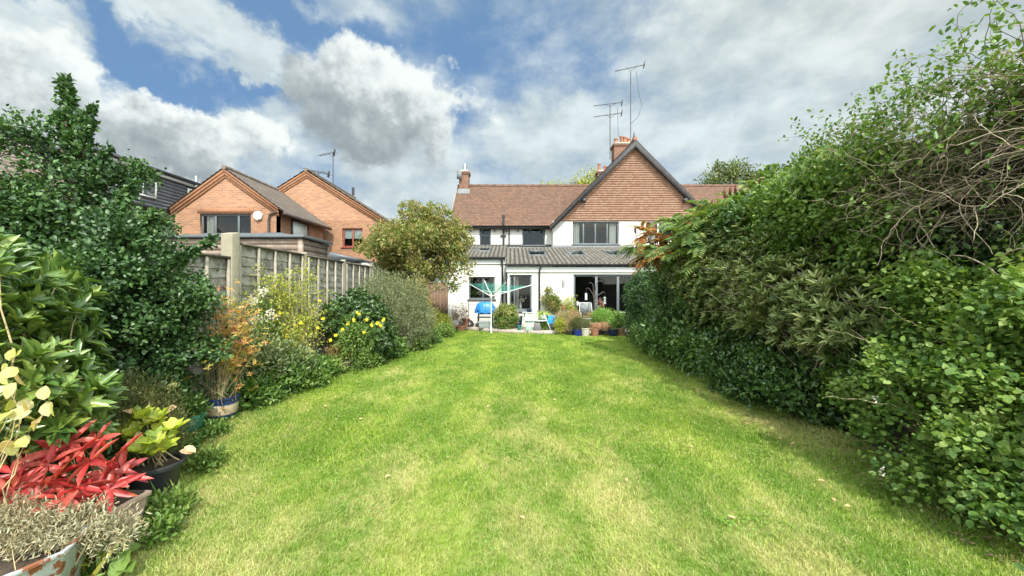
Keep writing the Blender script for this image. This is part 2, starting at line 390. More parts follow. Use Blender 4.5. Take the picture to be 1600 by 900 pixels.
# ------------------------------------------------------------------ ground, lawn, patio
LY = np.array([-3, 1.0, 2.09, 2.6, 3.26, 4.2, 5.17, 6.4, 8, 9.8, 12, 15.4])
LX = np.array([-2.0, -2.05, -2.2, -2.45, -2.85, -3.25, -3.42, -3.25, -3.0, -2.62, -2.3, -1.98])
def xl(y): return np.interp(y, LY, LX)
def xr(y): return np.interp(y, [0, 10.3, 13], [3.6, 3.6, 3.9])
def yfar(x): return np.interp(x, [-3, -1.98, -.25, 1.15, 5], [15.5, 15.3, 14.15, 13.72, 13.72])
def lawn_colour(t, straw=1.0):
    p = pos(t)
    mp = N(t, 'ShaderNodeMapping'); put(t, mp.inputs[0], p); mp.inputs['Scale'].default_value = (1, .6, 1)
    big = NOISE(t, mp.outputs[0], .6, 3, .5); mid = NOISE(t, mp.outputs[0], 1.9, 6, .62, .2); sm = NOISE(t, p, 9, 5, .65)
    green = MIX(t, SS(t, mid, .35, .65), (.175, .305, .026), (.345, .455, .055))
    f = M(t, 'ADD', M(t, 'MULTIPLY', big, .8), M(t, 'ADD', M(t, 'MULTIPLY', mid, .75), M(t, 'MULTIPLY', sm, .55)))
    s_ = N(t, 'ShaderNodeSeparateXYZ'); put(t, s_.inputs[0], p)
    band = M(t, 'SINE', M(t, 'MULTIPLY', M(t, 'ADD', s_.outputs[0], M(t, 'MULTIPLY', big, .5)), 5.6))      # faint mower stripes down the lawn
    green = MIX(t, SS(t, band, -.6, .6, 0, .42), green, (.14, .275, .022))
    f = M(t, 'ADD', f, SS(t, s_.outputs[1], 3.0, 9.0, .06, -.10))                                          # drier ground at the near end
    return MIX(t, M(t, 'MULTIPLY', SS(t, f, .98, 1.40), straw), green, (.58, .53, .22)), sm
m, t, b, out = newmat('lawn_ground'); c, sm = lawn_colour(t)
put(t, b.inputs['Base Color'], MIX(t, .4, c, (.13, .15, .05))); b.inputs['Roughness'].default_value = .95
bump(t, b, NOISE(t, pos(t), 60, 4, .7), .8, .03); M_lawn = m
m, t, b, out = newmat('grass_blades'); c, sm = lawn_colour(t)
g = N(t, 'ShaderNodeNewGeometry')
c = MIX(t, M(t, 'MULTIPLY', SS(t, g.outputs['Random Per Island'], .74, 1.0), .8), c, (.50, .45, .20))
c = MIX(t, M(t, 'MULTIPLY', SS(t, g.outputs['Random Per Island'], .35, .0), .5), c, (.06, .17, .015))
put(t, b.inputs['Base Color'], c); b.inputs['Roughness'].default_value = .5; b.inputs['Specular IOR Level'].default_value = .35
tr = N(t, 'ShaderNodeBsdfTranslucent'); put(t, tr.inputs[0], c); mx = N(t, 'ShaderNodeMixShader'); mx.inputs[0].default_value = .35
t.links.new(b.outputs[0], mx.inputs[1]); t.links.new(tr.outputs[0], mx.inputs[2]); t.links.new(mx.outputs[0], out.inputs[0]); M_blade = m
M_soil = stuffmat('soil', (.085, .062, .042), .95, .4, 6, bs=.8, bscale=25, c2=(.20, .16, .10), c2lo=.5, c2hi=.68)
M_pave = brickmat('paving', (.34, .29, .24), (.42, .36, .30), (.16, .14, .11), .45, .45, 'y', .012, .3)
# paving is seen from above: swap its row axis to the ground
for n_ in M_pave.node_tree.nodes:
    if n_.type == 'COMBXYZ':
        sx_ = [k for k in M_pave.node_tree.nodes if k.type == 'SEPXYZ'][0]
        M_pave.node_tree.links.new(sx_.outputs[1], n_.inputs[1])
gs = MB(); gs.add([(-400, -60, -.03), (400, -60, -.03), (400, 900, -.03), (-400, 900, -.03)], [(0, 1, 2, 3)])
tagit(gs.build('ground', M_soil, fix=False), kind='structure')
ys = np.linspace(-3, 15.4, 120); V = []; F = []
for i, y in enumerate(ys):
    a, b_ = xl(y), xr(y)
    for j in range(41):
        x = a+(b_-a)*j/40; yy = min(y, float(yfar(x)))
        V.append((x, yy, .012*math.sin(x*1.3+yy*.7)*math.sin(yy*.9) if 0 < j < 40 else 0))
for i in range(len(ys)-1):
    for j in range(40): F.append((i*41+j, i*41+j+1, (i+1)*41+j+1, (i+1)*41+j))
V = np.array(V); F = [f for f in F if V[f[3]][1]-V[f[0]][1] > 1e-4 or V[f[2]][1]-V[f[1]][1] > 1e-4]
tagit(mesh_np('lawn', V, F, M_lawn, None, True), kind='structure')

def blades(n, y0, y1, L, w, seed):
    rs = np.random.default_rng(seed)
    y = y0+(y1-y0)*rs.random(int(n)); x = rs.uniform(-3.45, 3.9, int(n))
    fr = .06*np.sin(y*9)+.05*np.sin(y*23+1)
    k = (x > xl(y)-.03+fr) & (x < xr(y)) & (y < yfar(x)+.03) & (np.abs(x) < y*1.42+.3); x, y = x[k], y[k]; n = len(x)
    z = .012*np.sin(x*1.3+y*.7)*np.sin(y*.9)
    tuft = .75+.5*np.clip(np.sin(x*5.1+np.sin(y*3.3)*2)*np.sin(y*4.3+np.sin(x*2.7)*2), -1, 1)**2+.35*rs.random(n)
    edge = np.exp(-np.abs(x-xl(y))/.12)+.0
    ln = L*tuft*(.6+.8*rs.random(n))*(1+.6*edge)
    a = rs.random(n)*2*np.pi; lean = .25+.85*rs.random(n)
    wind = .5*np.sin(x*2.1+y*1.3)+.5*np.sin(y*2.9-x)
    dx, dy = np.cos(a)*lean+wind*.3, np.sin(a)*lean-.15; b2 = rs.random(n)*2*np.pi
    wx, wy = np.cos(b2)*w*.5, np.sin(b2)*w*.5
    hz = 1/np.sqrt(1+lean**2)
    p0 = np.stack([x-wx, y-wy, z-.004], 1); p1 = np.stack([x+wx, y+wy, z-.004], 1)
    m_ = np.stack([x+dx*ln*.35, y+dy*ln*.35, z+ln*hz*.62], 1)
    p2 = m_+np.stack([wx, wy, wx*0], 1)*.8; p3 = m_-np.stack([wx, wy, wx*0], 1)*.8
    tip = np.stack([x+dx*ln*.95, y+dy*ln*.95, z+ln*hz*.95], 1)
    v = np.stack([p0, p1, p2, p3, tip], 1).reshape(-1, 3); i = np.arange(n)[:, None]*5
    return v, i
LVG = []; FQ = []; base_ = 0
for n_, y0, y1, L_, w_, s_ in ((200000, 1.3, 3.4, .030, .0042, 1), (160000, 3.4, 5.6, .032, .0062, 2), (130000, 5.6, 9, .031, .009, 3), (100000, 9, 15.5, .034, .014, 4)):
    v, i = blades(n_, y0, y1, L_, w_, s_)
    LVG.append(v); FQ.append(np.concatenate([np.concatenate([i, i+1, i+2, i+3], 1)+base_, np.concatenate([i+3, i+2, i+4, i+4], 1)+base_])); base_ += len(v)
FQ = np.concatenate(FQ); quad = FQ[:, 2] != FQ[:, 3]
fl = np.concatenate([FQ[quad].ravel(), FQ[~quad][:, :3].ravel()]); nq, nt_ = quad.sum(), (~quad).sum()
me = bpy.data.meshes.new('grass'); v = np.concatenate(LVG).astype(np.float32)
me.vertices.add(len(v)); me.vertices.foreach_set('co', v.ravel()); me.loops.add(len(fl)); me.loops.foreach_set('vertex_index', fl.astype(np.int32))
me.polygons.add(nq+nt_); me.polygons.foreach_set('loop_start', np.concatenate([np.arange(nq)*4, nq*4+np.arange(nt_)*3]).astype(np.int32))
me.polygons.foreach_set('loop_total', np.concatenate([np.full(nq, 4), np.full(nt_, 3)]).astype(np.int32)); me.update(calc_edges=True)
me.materials.append(M_blade); o = bpy.data.objects.new('grass', me); COL.objects.link(o)
tagit(o, 'short mown lawn grass with green and straw coloured patches', 'grass', kind='stuff')

pv = MB()
pv.prism([(-2.75, 15.55), (-1.98, 15.36), (-.25, 14.2), (1.15, 13.77), (6.1, 13.77), (6.1, 15.19), (-.19, 15.19), (-.19, 16.84), (-2.75, 16.84)], 'z', -.02, .12)
tagit(pv.build('patio', M_pave), kind='structure')

# clover and small weeds in the turf
rs = np.random.default_rng(3); lv = Leaves(); cx_ = rs.uniform(-2.6, 3.1, 60); cy_ = rs.uniform(2.2, 9, 60)
k_ = (cx_ > xl(cy_)+.15); cx_, cy_ = cx_[k_], cy_[k_]
for x, y in zip(cx_, cy_):
    n = rs.integers(8, 40); r_ = .04+.14*rs.random(); q = np.stack([x+rs.normal(size=n)*r_, y+rs.normal(size=n)*r_, .016+.012*rs.random(n)], 1)
    q = np.repeat(q, 3, 0); a = np.tile([0, 2.09, 4.19], n)+np.repeat(rs.random(n)*6, 3); lv.add(q, np.stack([np.cos(a), np.sin(a), .15+0*a], 1), rs.normal(size=(3*n, 3))*.15+[0, 0, 1], .013, .011, 'big')
tagit(lv.build('clover', leafmat('clover_leaf', [(.14, .27, .03), (.18, .33, .05), (.24, .38, .07)], .5, .25), None), 'small patches of clover among the lawn grass', 'clover', kind='stuff')
# ------------------------------------------------------------------ the white house
M_render = stuffmat('white_render', (.62, .605, .57), .9, .04, 2.0, bs=.15, bscale=60, c2=(.58, .57, .53), c2lo=.6, c2hi=.85)
def weathered():
    m, t, b, out = newmat('white_render'); p = pos(t); mp = N(t, 'ShaderNodeMapping'); put(t, mp.inputs[0], p); mp.inputs['Scale'].default_value = (1, 1, .12)
    streak = SS(t, NOISE(t, mp.outputs[0], 5.5, 6, .6), .50, .78, 0, .45); blot = SS(t, NOISE(t, p, 1.1, 6, .6), .45, .75, 0, .35)
    s = N(t, 'ShaderNodeSeparateXYZ'); put(t, s.inputs[0], p); low = SS(t, M(t, 'ADD', s.outputs[2], M(t, 'MULTIPLY', NOISE(t, p, 3, 4), .5)), .75, .2, 0, .55)
    c = MIX(t, streak, (.56, .545, .505), (.42, .41, .37)); c = MIX(t, blot, c, (.48, .465, .42)); c = MIX(t, low, c, (.38, .37, .31))
    put(t, b.inputs['Base Color'], c); b.inputs['Roughness'].default_value = .92; bump(t, b, NOISE(t, p, 60, 4, .6), .2, .01); return m
M_render = weathered()
M_trimw = stuffmat('white_board', (.60, .60, .58), .5, .04, 3)
M_anth = stuffmat('anthracite_frame', (.085, .10, .11), .45, .1, 4)
M_black = stuffmat('black_gutter', (.018, .018, .02), .4, .2, 4)
M_bboard = stuffmat('dark_bargeboard', (.045, .043, .045), .6, .3, 5)
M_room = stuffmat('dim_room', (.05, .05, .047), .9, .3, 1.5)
M_curt = stuffmat('white_curtain', (.68, .67, .64), .9, .08, 8)
M_lead = stuffmat('lead_flashing', (.12, .13, .14), .6, .2, 4)
M_terra = stuffmat('terracotta', (.27, .12, .07), .85, .25, 9, bs=.2, c2=(.38, .26, .19), c2lo=.55, c2hi=.75)
M_steel = stuffmat('dull_steel', (.45, .46, .47), .35, .15, 6, metal=.9)
M_rooftile = brickmat('red_brown_rooftile', (.115, .058, .036), (.20, .098, .058), (.032, .02, .015), .17, .115, 'y', .008, .6, (.062, .048, .036))
M_hungtile = brickmat('tile_hanging', (.43, .225, .145), (.56, .355, .255), (.24, .13, .09), .165, .1143, 'y', .004, .3, (.34, .20, .14))
M_chbrick = brickmat('chimney_brick', (.21, .085, .045), (.13, .052, .03), (.15, .12, .09))
M_mortar = stuffmat('mortar_cap', (.38, .34, .29), .95, .2, 6)
m, t, b, out = newmat('window_glass'); b.inputs['Base Color'].default_value = (.02, .025, .025, 1); b.inputs['Roughness'].default_value = .02
tr = N(t, 'ShaderNodeBsdfTransparent'); tr.inputs[0].default_value = (.66, .70, .69, 1)
gl = N(t, 'ShaderNodeBsdfGlossy'); gl.inputs['Roughness'].default_value = .02; fr = N(t, 'ShaderNodeFresnel'); fr.inputs[0].default_value = 1.55
f2 = M(t, 'MULTIPLY_ADD', fr.outputs[0], .7, .0, True)
mx = N(t, 'ShaderNodeMixShader'); put(t, mx.inputs[0], f2); t.links.new(tr.outputs[0], mx.inputs[1]); t.links.new(gl.outputs[0], mx.inputs[2]); t.links.new(mx.outputs[0], out.inputs[0])
M_glass = m
# pantiles: grey-brown concrete with lichen
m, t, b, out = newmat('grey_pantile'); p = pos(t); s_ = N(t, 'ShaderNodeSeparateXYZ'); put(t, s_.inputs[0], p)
ch = M(t, 'ABSOLUTE', M(t, 'SINE', M(t, 'MULTIPLY', M(t, 'ADD', s_.outputs[0], .26), math.pi/.185)))      # roll shading painted in: the channels between the rolls are coloured darker
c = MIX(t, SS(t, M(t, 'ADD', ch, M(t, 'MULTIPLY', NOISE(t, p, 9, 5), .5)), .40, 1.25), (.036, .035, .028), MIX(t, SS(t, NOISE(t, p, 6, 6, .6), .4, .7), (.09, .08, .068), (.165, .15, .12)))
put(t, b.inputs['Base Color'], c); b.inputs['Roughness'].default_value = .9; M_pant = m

def wall_y(x0, x1, z0, z1, y, t, holes, mb=None):
    """wall facing -Y from x0..x1, z0..z1 with rectangular holes and real reveals"""
    mb = mb or MB(); xs = sorted({x0, x1, *[h[0] for h in holes], *[h[1] for h in holes]}); zs = sorted({z0, z1, *[h[2] for h in holes], *[h[3] for h in holes]})
    inh = lambda x, z: any(h[0] < x < h[1] and h[2] < z < h[3] for h in holes)
    for i in range(len(xs)-1):
        for j in range(len(zs)-1):
            a, b_, c, d = xs[i], xs[i+1], zs[j], zs[j+1]
            if inh((a+b_)/2, (c+d)/2): continue
            mb.add([(a, y, c), (b_, y, c), (b_, y, d), (a, y, d)], [(0, 1, 2, 3)])
            mb.add([(a, y+t, c), (b_, y+t, c), (b_, y+t, d), (a, y+t, d)], [(3, 2, 1, 0)])
    for a, b_, c, d in [(x0, x1, z0, z1)]+list(holes):
        mb.add([(a, y, c), (b_, y, c), (b_, y, d), (a, y, d), (a, y+t, c), (b_, y+t, c), (b_, y+t, d), (a, y+t, d)],
               [(0, 1, 5, 4), (1, 2, 6, 5), (2, 3, 7, 6), (3, 0, 4, 7)])
    return mb
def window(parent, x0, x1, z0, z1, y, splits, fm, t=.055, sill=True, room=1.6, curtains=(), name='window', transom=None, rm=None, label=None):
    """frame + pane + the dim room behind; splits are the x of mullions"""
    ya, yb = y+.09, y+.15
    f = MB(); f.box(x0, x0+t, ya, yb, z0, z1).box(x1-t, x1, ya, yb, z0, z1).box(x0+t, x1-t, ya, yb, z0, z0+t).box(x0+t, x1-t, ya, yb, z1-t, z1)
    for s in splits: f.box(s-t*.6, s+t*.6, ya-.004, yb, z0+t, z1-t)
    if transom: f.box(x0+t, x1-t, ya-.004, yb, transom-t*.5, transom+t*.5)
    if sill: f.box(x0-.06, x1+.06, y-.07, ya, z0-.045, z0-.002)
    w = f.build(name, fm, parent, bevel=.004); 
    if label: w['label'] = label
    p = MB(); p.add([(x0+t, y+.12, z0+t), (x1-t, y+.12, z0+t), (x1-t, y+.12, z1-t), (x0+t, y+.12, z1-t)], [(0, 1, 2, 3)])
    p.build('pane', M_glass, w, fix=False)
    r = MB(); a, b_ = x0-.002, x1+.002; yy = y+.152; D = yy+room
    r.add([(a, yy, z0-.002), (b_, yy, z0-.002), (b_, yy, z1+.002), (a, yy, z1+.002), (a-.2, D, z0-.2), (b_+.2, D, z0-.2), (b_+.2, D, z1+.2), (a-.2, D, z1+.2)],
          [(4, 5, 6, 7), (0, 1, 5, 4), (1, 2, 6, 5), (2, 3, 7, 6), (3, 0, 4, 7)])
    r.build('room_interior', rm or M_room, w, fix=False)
    for cx0, cx1 in curtains:
        n = 14; c = MB(); vs = []
        for i in range(n+1):
            xx = cx0+(cx1-cx0)*i/n; yy2 = y+.24+.03*math.sin(i*1.9)
            vs += [(xx, yy2, z0+.05), (xx, yy2, z1-.03)]
        c.add(vs, [(2*i, 2*i+2, 2*i+3, 2*i+1) for i in range(n)]); c.build('curtain', M_curt, w, smooth=True, fix=False)
    return w
def tiled_slope(name, mat, parent, xa, xb, y0, z0, y1, z1, step=.115, th=.016, verge=None):
    """tile courses as real overlapping steps on a slope rising from (y0,z0) to (y1,z1)"""
    L = math.hypot(y1-y0, z1-z0); n = int(L/step); uy, uz = (y1-y0)/L, (z1-z0)/L; ny, nz = -uz, uy
    if nz < 0: ny, nz = -ny, -nz
    mb = MB()
    for i in range(n):
        a, b_ = i*L/n, (i+1)*L/n+.01
        A = [(y0+uy*a+ny*th, z0+uz*a+nz*th), (y0+uy*b_+ny*.002, z0+uz*b_+nz*.002), (y0+uy*b_-ny*.02, z0+uz*b_-nz*.02), (y0+uy*a-ny*.02, z0+uz*a-nz*.02)]
        la, lb = (xa(a/L), xb(a/L)) if callable(xa) else (xa, xb)
        mb.add([(la, *A[0]), (lb, *A[0]), (lb, *A[1]), (la, *A[1]), (la, *A[3]), (lb, *A[3])], [(0, 1, 2, 3), (0, 4, 5, 1)])
    mb.add([(xa if not callable(xa) else xa(0), y0, z0-.02), (xb if not callable(xb) else xb(0), y0, z0-.02), (xb if not callable(xb) else xb(1), y1, z1-.02), (xa if not callable(xa) else xa(1), y1, z1-.02)], [(0, 3, 2, 1)])
    return mb.build(name, mat, parent, fix=False)

H = thing('semi_detached_house', (3.5, 15.2, 0), 'white rendered semi-detached house with red tile-hung gable and grey pantiled rear extension', 'house')
# lower extension, right and left
door_h = (2.43, 5.90, .14, 2.22); win_r = (-.10, .78, .765, 2.2)
wall_y(-.18, 6.1, 0, 2.50, 15.2, .3, [door_h, win_r]).build('extension_wall', M_render, H)
mb = MB(); mb.add([(-.18, 15.2, 0), (-.18, 16.85, 0), (-.18, 16.85, 2.98), (-.18, 15.2, 2.50)], [(0, 3, 2, 1)]); mb.build('side_wall', M_render, H, fix=False)
mb = MB(); mb.add([(6.1, 15.2, 0), (6.1, 19.6, 0), (6.1, 19.6, 3.7), (6.1, 15.2, 2.5)], [(0, 1, 2, 3)]); mb.build('side_wall', M_render, H, fix=False)
win_l = (-1.896, -.758, 1.2, 2.18)
wall_y(-2.81, -.179, 0, 2.90, 16.85, .3, [win_l]).build('extension_wall', M_render, H)
mb = MB(); mb.add([(-2.81, 16.85, 0), (-2.81, 20.2, 0), (-2.81, 20.2, 3.75), (-2.81, 16.85, 2.95)], [(0, 3, 2, 1)]); mb.build('side_wall', M_render, H, fix=False)
# fascias
MB().box(-.22, 6.12, 15.14, 15.198, 2.30, 2.50).build('fascia', M_trimw, H, bevel=.004)
MB().box(-2.84, -.19, 16.79, 16.848, 2.74, 2.93).build('fascia', M_trimw, H, bevel=.004)
# pantile roof of the extension: real rolls and stepped courses
def pantiles(xa, xb, ya, yb, holes):
    z = lambda y: 2.59+.25*(y-15.0)
    step = .31; rows = int((yb-ya)/step); nx = int((xb-xa)/.0231); xs = np.linspace(xa, xb, nx+1); V = []; F = []
    prof = .06*(np.abs(np.sin(np.pi*(xs+.26)/.185))**.8)
    for r in range(rows):
        y0, y1 = ya+r*(yb-ya)/rows, ya+(r+1)*(yb-ya)/rows+.03
        for k, (yy, lift) in enumerate(((y0, -.012), (y0, .055), (y1, .0))):
            j = rng.normal(size=nx+1)*.0 
            V += [(x, yy, z(yy)+lift+(p_ if k else p_*.6)) for x, p_ in zip(xs, prof)]
        b0 = r*3*(nx+1)
        for k in range(2):
            for i in range(nx):
                xm, ym = (xs[i]+xs[i+1])/2, (y0+y1)/2
                if any(h[0] < xm < h[1] and h[2] < ym < h[3] for h in holes): continue
                a = b0+k*(nx+1)+i; F.append((a, a+1, a+nx+2, a+nx+1))
    return np.array(V), F
sky_l = [(-1.86, -1.06, 18.3, 19.4), (.74, 1.52, 16.95, 18.3), (2.53, 3.31, 16.95, 18.3), (4.26, 5.04, 16.95, 18.3)]
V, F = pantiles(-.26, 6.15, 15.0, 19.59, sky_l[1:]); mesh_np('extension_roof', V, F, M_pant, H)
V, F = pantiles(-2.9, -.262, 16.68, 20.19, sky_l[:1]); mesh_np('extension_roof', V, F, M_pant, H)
def zr(y): return 2.59+.25*(y-15.0)
for a, b_, c, d in sky_l:
    f = MB(); e = .05
    for (x0, x1, y0, y1) in ((a, a+e, c, d), (b_-e, b_, c, d), (a+e, b_-e, c, c+e), (a+e, b_-e, d-e, d)):
        f.frame8([(x0, y0, zr(y0)-.1), (x1, y0, zr(y0)-.1), (x1, y1, zr(y1)-.1), (x0, y1, zr(y1)-.1), (x0, y0, zr(y0)+.09), (x1, y0, zr(y0)+.09), (x1, y1, zr(y1)+.09), (x0, y1, zr(y1)+.09)])
    s = f.build('skylight', M_anth, H)
    p = MB(); p.add([(a+e, c+e, zr(c)+.07), (b_-e, c+e, zr(c)+.07), (b_-e, d-e, zr(d)+.05), (a+e, d-e, zr(d)+.05)], [(0, 1, 2, 3)]); p.build('pane', M_skyglass if 'M_skyglass' in globals() else M_glass, s, fix=False)
    p = MB(); p.box(a+e, b_-e, c+e, d-e, zr(c)-.5, zr(c)-.45); p.build('light_shaft', M_curt, s)
# closing boards between roof and wall, gutters
MB().add([(-2.9, 20.19, 3.87), (2.07, 20.19, 3.87), (2.07, 20.12, 4.0), (-2.9, 20.12, 4.0)], [(0, 1, 2, 3)]).build('flashing', M_lead, H, fix=False)
MB().add([(2.05, 19.45, 3.76), (6.15, 19.45, 3.76), (6.15, 19.59, 3.90), (2.05, 19.59, 3.90)], [(0, 1, 2, 3)]).build('flashing', M_lead, H, fix=False)
def gutter(x0, x1, y, z, r=.055):
    mb = MB(); n = 8; vs = []
    for x in (x0, x1):
        for k in range(n+1):
            a = math.pi+math.pi*k/n; vs.append((x, y+r*math.cos(a), z+r*math.sin(a)))
    mb.add(vs, [(k, k+1, n+2+k, n+1+k) for k in range(n)]+[tuple(range(n+1)), tuple(range(2*n+1, n, -1))]); return mb
gutter(-.28, 6.15, 15.0, 2.60).build('gutter', M_black, H, fix=False)
gutter(-2.92, -.29, 16.66, 3.0).build('gutter', M_black, H, fix=False)
MB().tube([(1.11, 15.0, 2.56), (1.11, 15.0, 2.48), (1.08, 15.13, 2.34), (1.08, 15.13, .2), (1.08, 15.05, .14)], .037).build('downpipe', M_black, H, smooth=True)
MB().tube([(-.45, 16.66, 2.95), (-.45, 16.66, 2.86), (-.42, 16.77, 2.70), (-.42, 16.77, .2), (-.42, 16.7, .14)], .037).build('downpipe', M_black, H, smooth=True)
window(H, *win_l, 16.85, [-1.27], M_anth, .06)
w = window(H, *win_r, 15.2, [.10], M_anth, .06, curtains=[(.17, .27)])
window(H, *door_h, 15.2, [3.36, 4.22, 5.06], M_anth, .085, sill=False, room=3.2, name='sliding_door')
MB().tube([(-.36, 15.0, 1.95), (-.12, 15.22, 2.16)], .012, 5).build('window_stay', M_black, H)
wl = MB(); wl.tube([(2.03, 15.1, 1.78), (2.03, 15.1, 2.02)], .045, 10).box(2.0, 2.06, 15.1, 15.198, 1.86, 1.93); wl.build('wall_lamp', M_steel, H, smooth=True)

# upper storey: recessed wing on the left, gable block, matching wing on the right
uw = [(-1.71, -1.11, 3.92, 4.84), (.54, 1.74, 3.96, 4.86)]
wall_y(-3.05, 2.09, 0, 5.0, 20.2, .3, uw).build('rear_wall', M_render, H)
gw = [(3.09, 5.46, 3.95, 5.10), (6.94, 9.31, 3.95, 5.10)]
wall_y(2.09, 10.3, 0, 5.13, 19.6, .3, gw).build('gable_wall', M_render, H)
mb = MB(); mb.add([(2.09, 19.6, 0), (2.09, 20.2, 0), (2.09, 20.2, 5.0), (2.09, 19.6, 5.0)], [(0, 3, 2, 1)]); mb.build('side_wall', M_render, H, fix=False)
mb = MB(); mb.add([(10.3, 19.6, 0), (10.3, 20.2, 0), (10.3, 20.2, 5.0), (10.3, 19.6, 5.0)], [(0, 1, 2, 3)]); mb.build('side_wall', M_render, H, fix=False)
mb = MB(); mb.add([(-3.05, 20.2, 0), (-3.05, 27, 0), (-3.05, 27, 4.97), (-3.05, 23.47, 7.9), (-3.05, 20.2, 4.97)], [(0, 4, 3, 2, 1)]); mb.build('side_wall', M_render, H, fix=False)
wall_y(10.3, 18, 0, 5.0, 20.2, .3, []).build('rear_wall', M_render, H)
window(H, *uw[0], 20.2, [], M_anth, .055, transom=4.5)
window(H, *uw[1], 20.2, [], M_anth, .055)
window(H, *gw[0], 19.6, [3.66, 4.27, 4.88], M_anth, .06, curtains=[(3.17, 3.48), (5.02, 5.38)])
window(H, *gw[1], 19.6, [7.5, 8.15, 8.8], M_trimw, .06, curtains=[(7.02, 7.4)], label='white framed upstairs window beyond the dark framed one')
# tile-hung gable: stepped courses, clipped to the triangle
AX, AZ = 6.2, 9.2; k_ = 1.014
mb = MB(); nrow = 34; zb = 5.13; dz = (AZ-.12-zb)/nrow
for i in range(nrow):
    z0 = zb+i*dz; z1 = z0+dz+.012; h0 = (AZ-z0)/k_-.05; h1 = max((AZ-z1)/k_-.05, .01); h0 = min(h0, 4.11)
    mb.add([(AX-h0, 19.562, z0), (AX+h0, 19.562, z0), (AX+h1, 19.575, z1), (AX-h1, 19.575, z1), (AX-h0, 19.6, z0), (AX+h0, 19.6, z0)], [(0, 1, 2, 3), (4, 5, 1, 0)])
mb.build('tile_hung_gable', M_hungtile, H, fix=False)
# gable roof: two slopes running back
def pitch(sg, name, y0=19.3, y1=27.6, z_e=4.85):
    he = (AZ-z_e)/k_; L = math.hypot(he, AZ-z_e); n = int(L/.115); mb = MB()
    ux, uz = sg*he/L, -(AZ-z_e)/L; nx_, nz_ = sg*(AZ-z_e)/L, he/L
    for i in range(n):
        a, b_ = i*L/n-.01, (i+1)*L/n
        A = (AX+ux*max(a, 0)+nx_*.002, AZ+uz*max(a, 0)+nz_*.002); B = (AX+ux*b_+nx_*.018, AZ+uz*b_+nz_*.018); C_ = (AX+ux*b_-nx_*.02, AZ+uz*b_-nz_*.02)
        mb.add([(A[0], y0, A[1]), (A[0], y1, A[1]), (B[0], y1, B[1]), (B[0], y0, B[1]), (C_[0], y0, C_[1]), (C_[0], y1, C_[1])], [(0, 1, 2, 3), (3, 2, 5, 4)])
    E = (AX+ux*L, AZ+uz*L); mb.add([(AX, y0, AZ-.05), (AX, y1, AZ-.05), (E[0], y1, E[1]-.05), (E[0], y0, E[1]-.05)], [(0, 3, 2, 1)])
    mb.build(name, M_rooftile_x, H, fix=False)
    # bargeboard and the tile edge over it
    d = .27
    bb = MB(); bb.add([(AX, y0-.03, AZ-.03), (AX+sg*he, y0-.03, z_e-.03), (AX+sg*he, y0-.03, z_e-.03-d*1.0), (AX, y0-.03, AZ-.03-d*1.42),
                       (AX, y0+.02, AZ-.03), (AX+sg*he, y0+.02, z_e-.03), (AX+sg*he, y0+.02, z_e-.03-d*1.0), (AX, y0+.02, AZ-.03-d*1.42)],
                      [(0, 1, 2, 3), (7, 6, 5, 4), (3, 2, 6, 7), (0, 4, 5, 1), (1, 5, 6, 2)]); bb.build('bargeboard', M_bboard, H)
    so_ = MB(); so_.add([(AX, y0+.02, AZ-.30), (AX+sg*he, y0+.02, z_e-.28), (AX+sg*he, 19.55, z_e-.28), (AX, 19.55, AZ-.30)], [(0, 1, 2, 3)]); so_.build('soffit', M_bboard, H, fix=False)
M_rooftile_x = brickmat('red_brown_rooftile_side', (.165, .082, .056), (.27, .135, .088), (.055, .032, .026), .17, .115, 'x', .006, .5, (.11, .075, .055))
pitch(-1, 'gable_roof'); pitch(1, 'gable_roof')
MB().tube([(AX, 19.27, AZ+.0), (AX, 27.6, AZ+.0)], .10, 10).build('ridge_tiles', M_terra, H, smooth=True)
fin = MB(); fin.tube([(AX-.02, 19.45, AZ+.05), (AX-.02, 19.45, AZ+.18), (AX-.02, 19.45, AZ+.42)], [.10, .05, .012], 8); fin.build('finial', M_bboard, H, smooth=True)
# purlin ends under the gable
for sg in (-1, 1): MB().box(AX+sg*2.55-.09, AX+sg*2.55+.09, 19.28, 19.5, 6.05, 6.22).build('purlin_end', M_bboard, H)
# wing roofs, front and back slopes
tiled_slope('wing_roof', M_rooftile, H, -3.3, 6.1, 19.86, 4.94, 23.47, 7.97)
tiled_slope('wing_roof', M_rooftile, H, 6.3, 18.3, 19.86, 4.94, 23.47, 7.97)
mb = MB(); mb.add([(-3.3, 23.47, 7.97), (18.3, 23.47, 7.97), (18.3, 27.1, 4.94), (-3.3, 27.1, 4.94)], [(0, 1, 2, 3)]); mb.build('back_roof', M_rooftile, H, fix=False)
mb = MB()
for i in range(46):
    x0 = -3.32+i*.47; mb.tube([(x0, 23.47, 7.96), (x0+.46, 23.47, 7.985)], [.105, .115], 10)
mb.build('ridge_tiles', M_terra2 if 'M_terra2' in globals() else M_rooftile, H, smooth=True)
mb = MB(); mb.prism([(19.84, 4.90), (19.84, 4.80), (23.47, 7.83), (27.1, 4.8), (27.1, 4.9), (23.47, 7.94)], 'x', -3.33, -3.28); mb.build('verge', M_mortar, H)
mb = MB(); mb.box(-3.3, 2.0, 19.9, 19.93, 4.80, 4.93); mb.box(-3.3, 2.0, 19.93, 20.198, 4.80, 4.82)
mb.build('eaves_board', M_bboard, H)
gutter(-3.34, 1.98, 19.84, 4.94, .06).build('gutter', M_black, H, fix=False)
for x in np.arange(-2.8, 2.0, .62): MB().box(x, x+.06, 19.98, 20.195, 4.68, 4.80).build('rafter_foot', M_bboard, H)
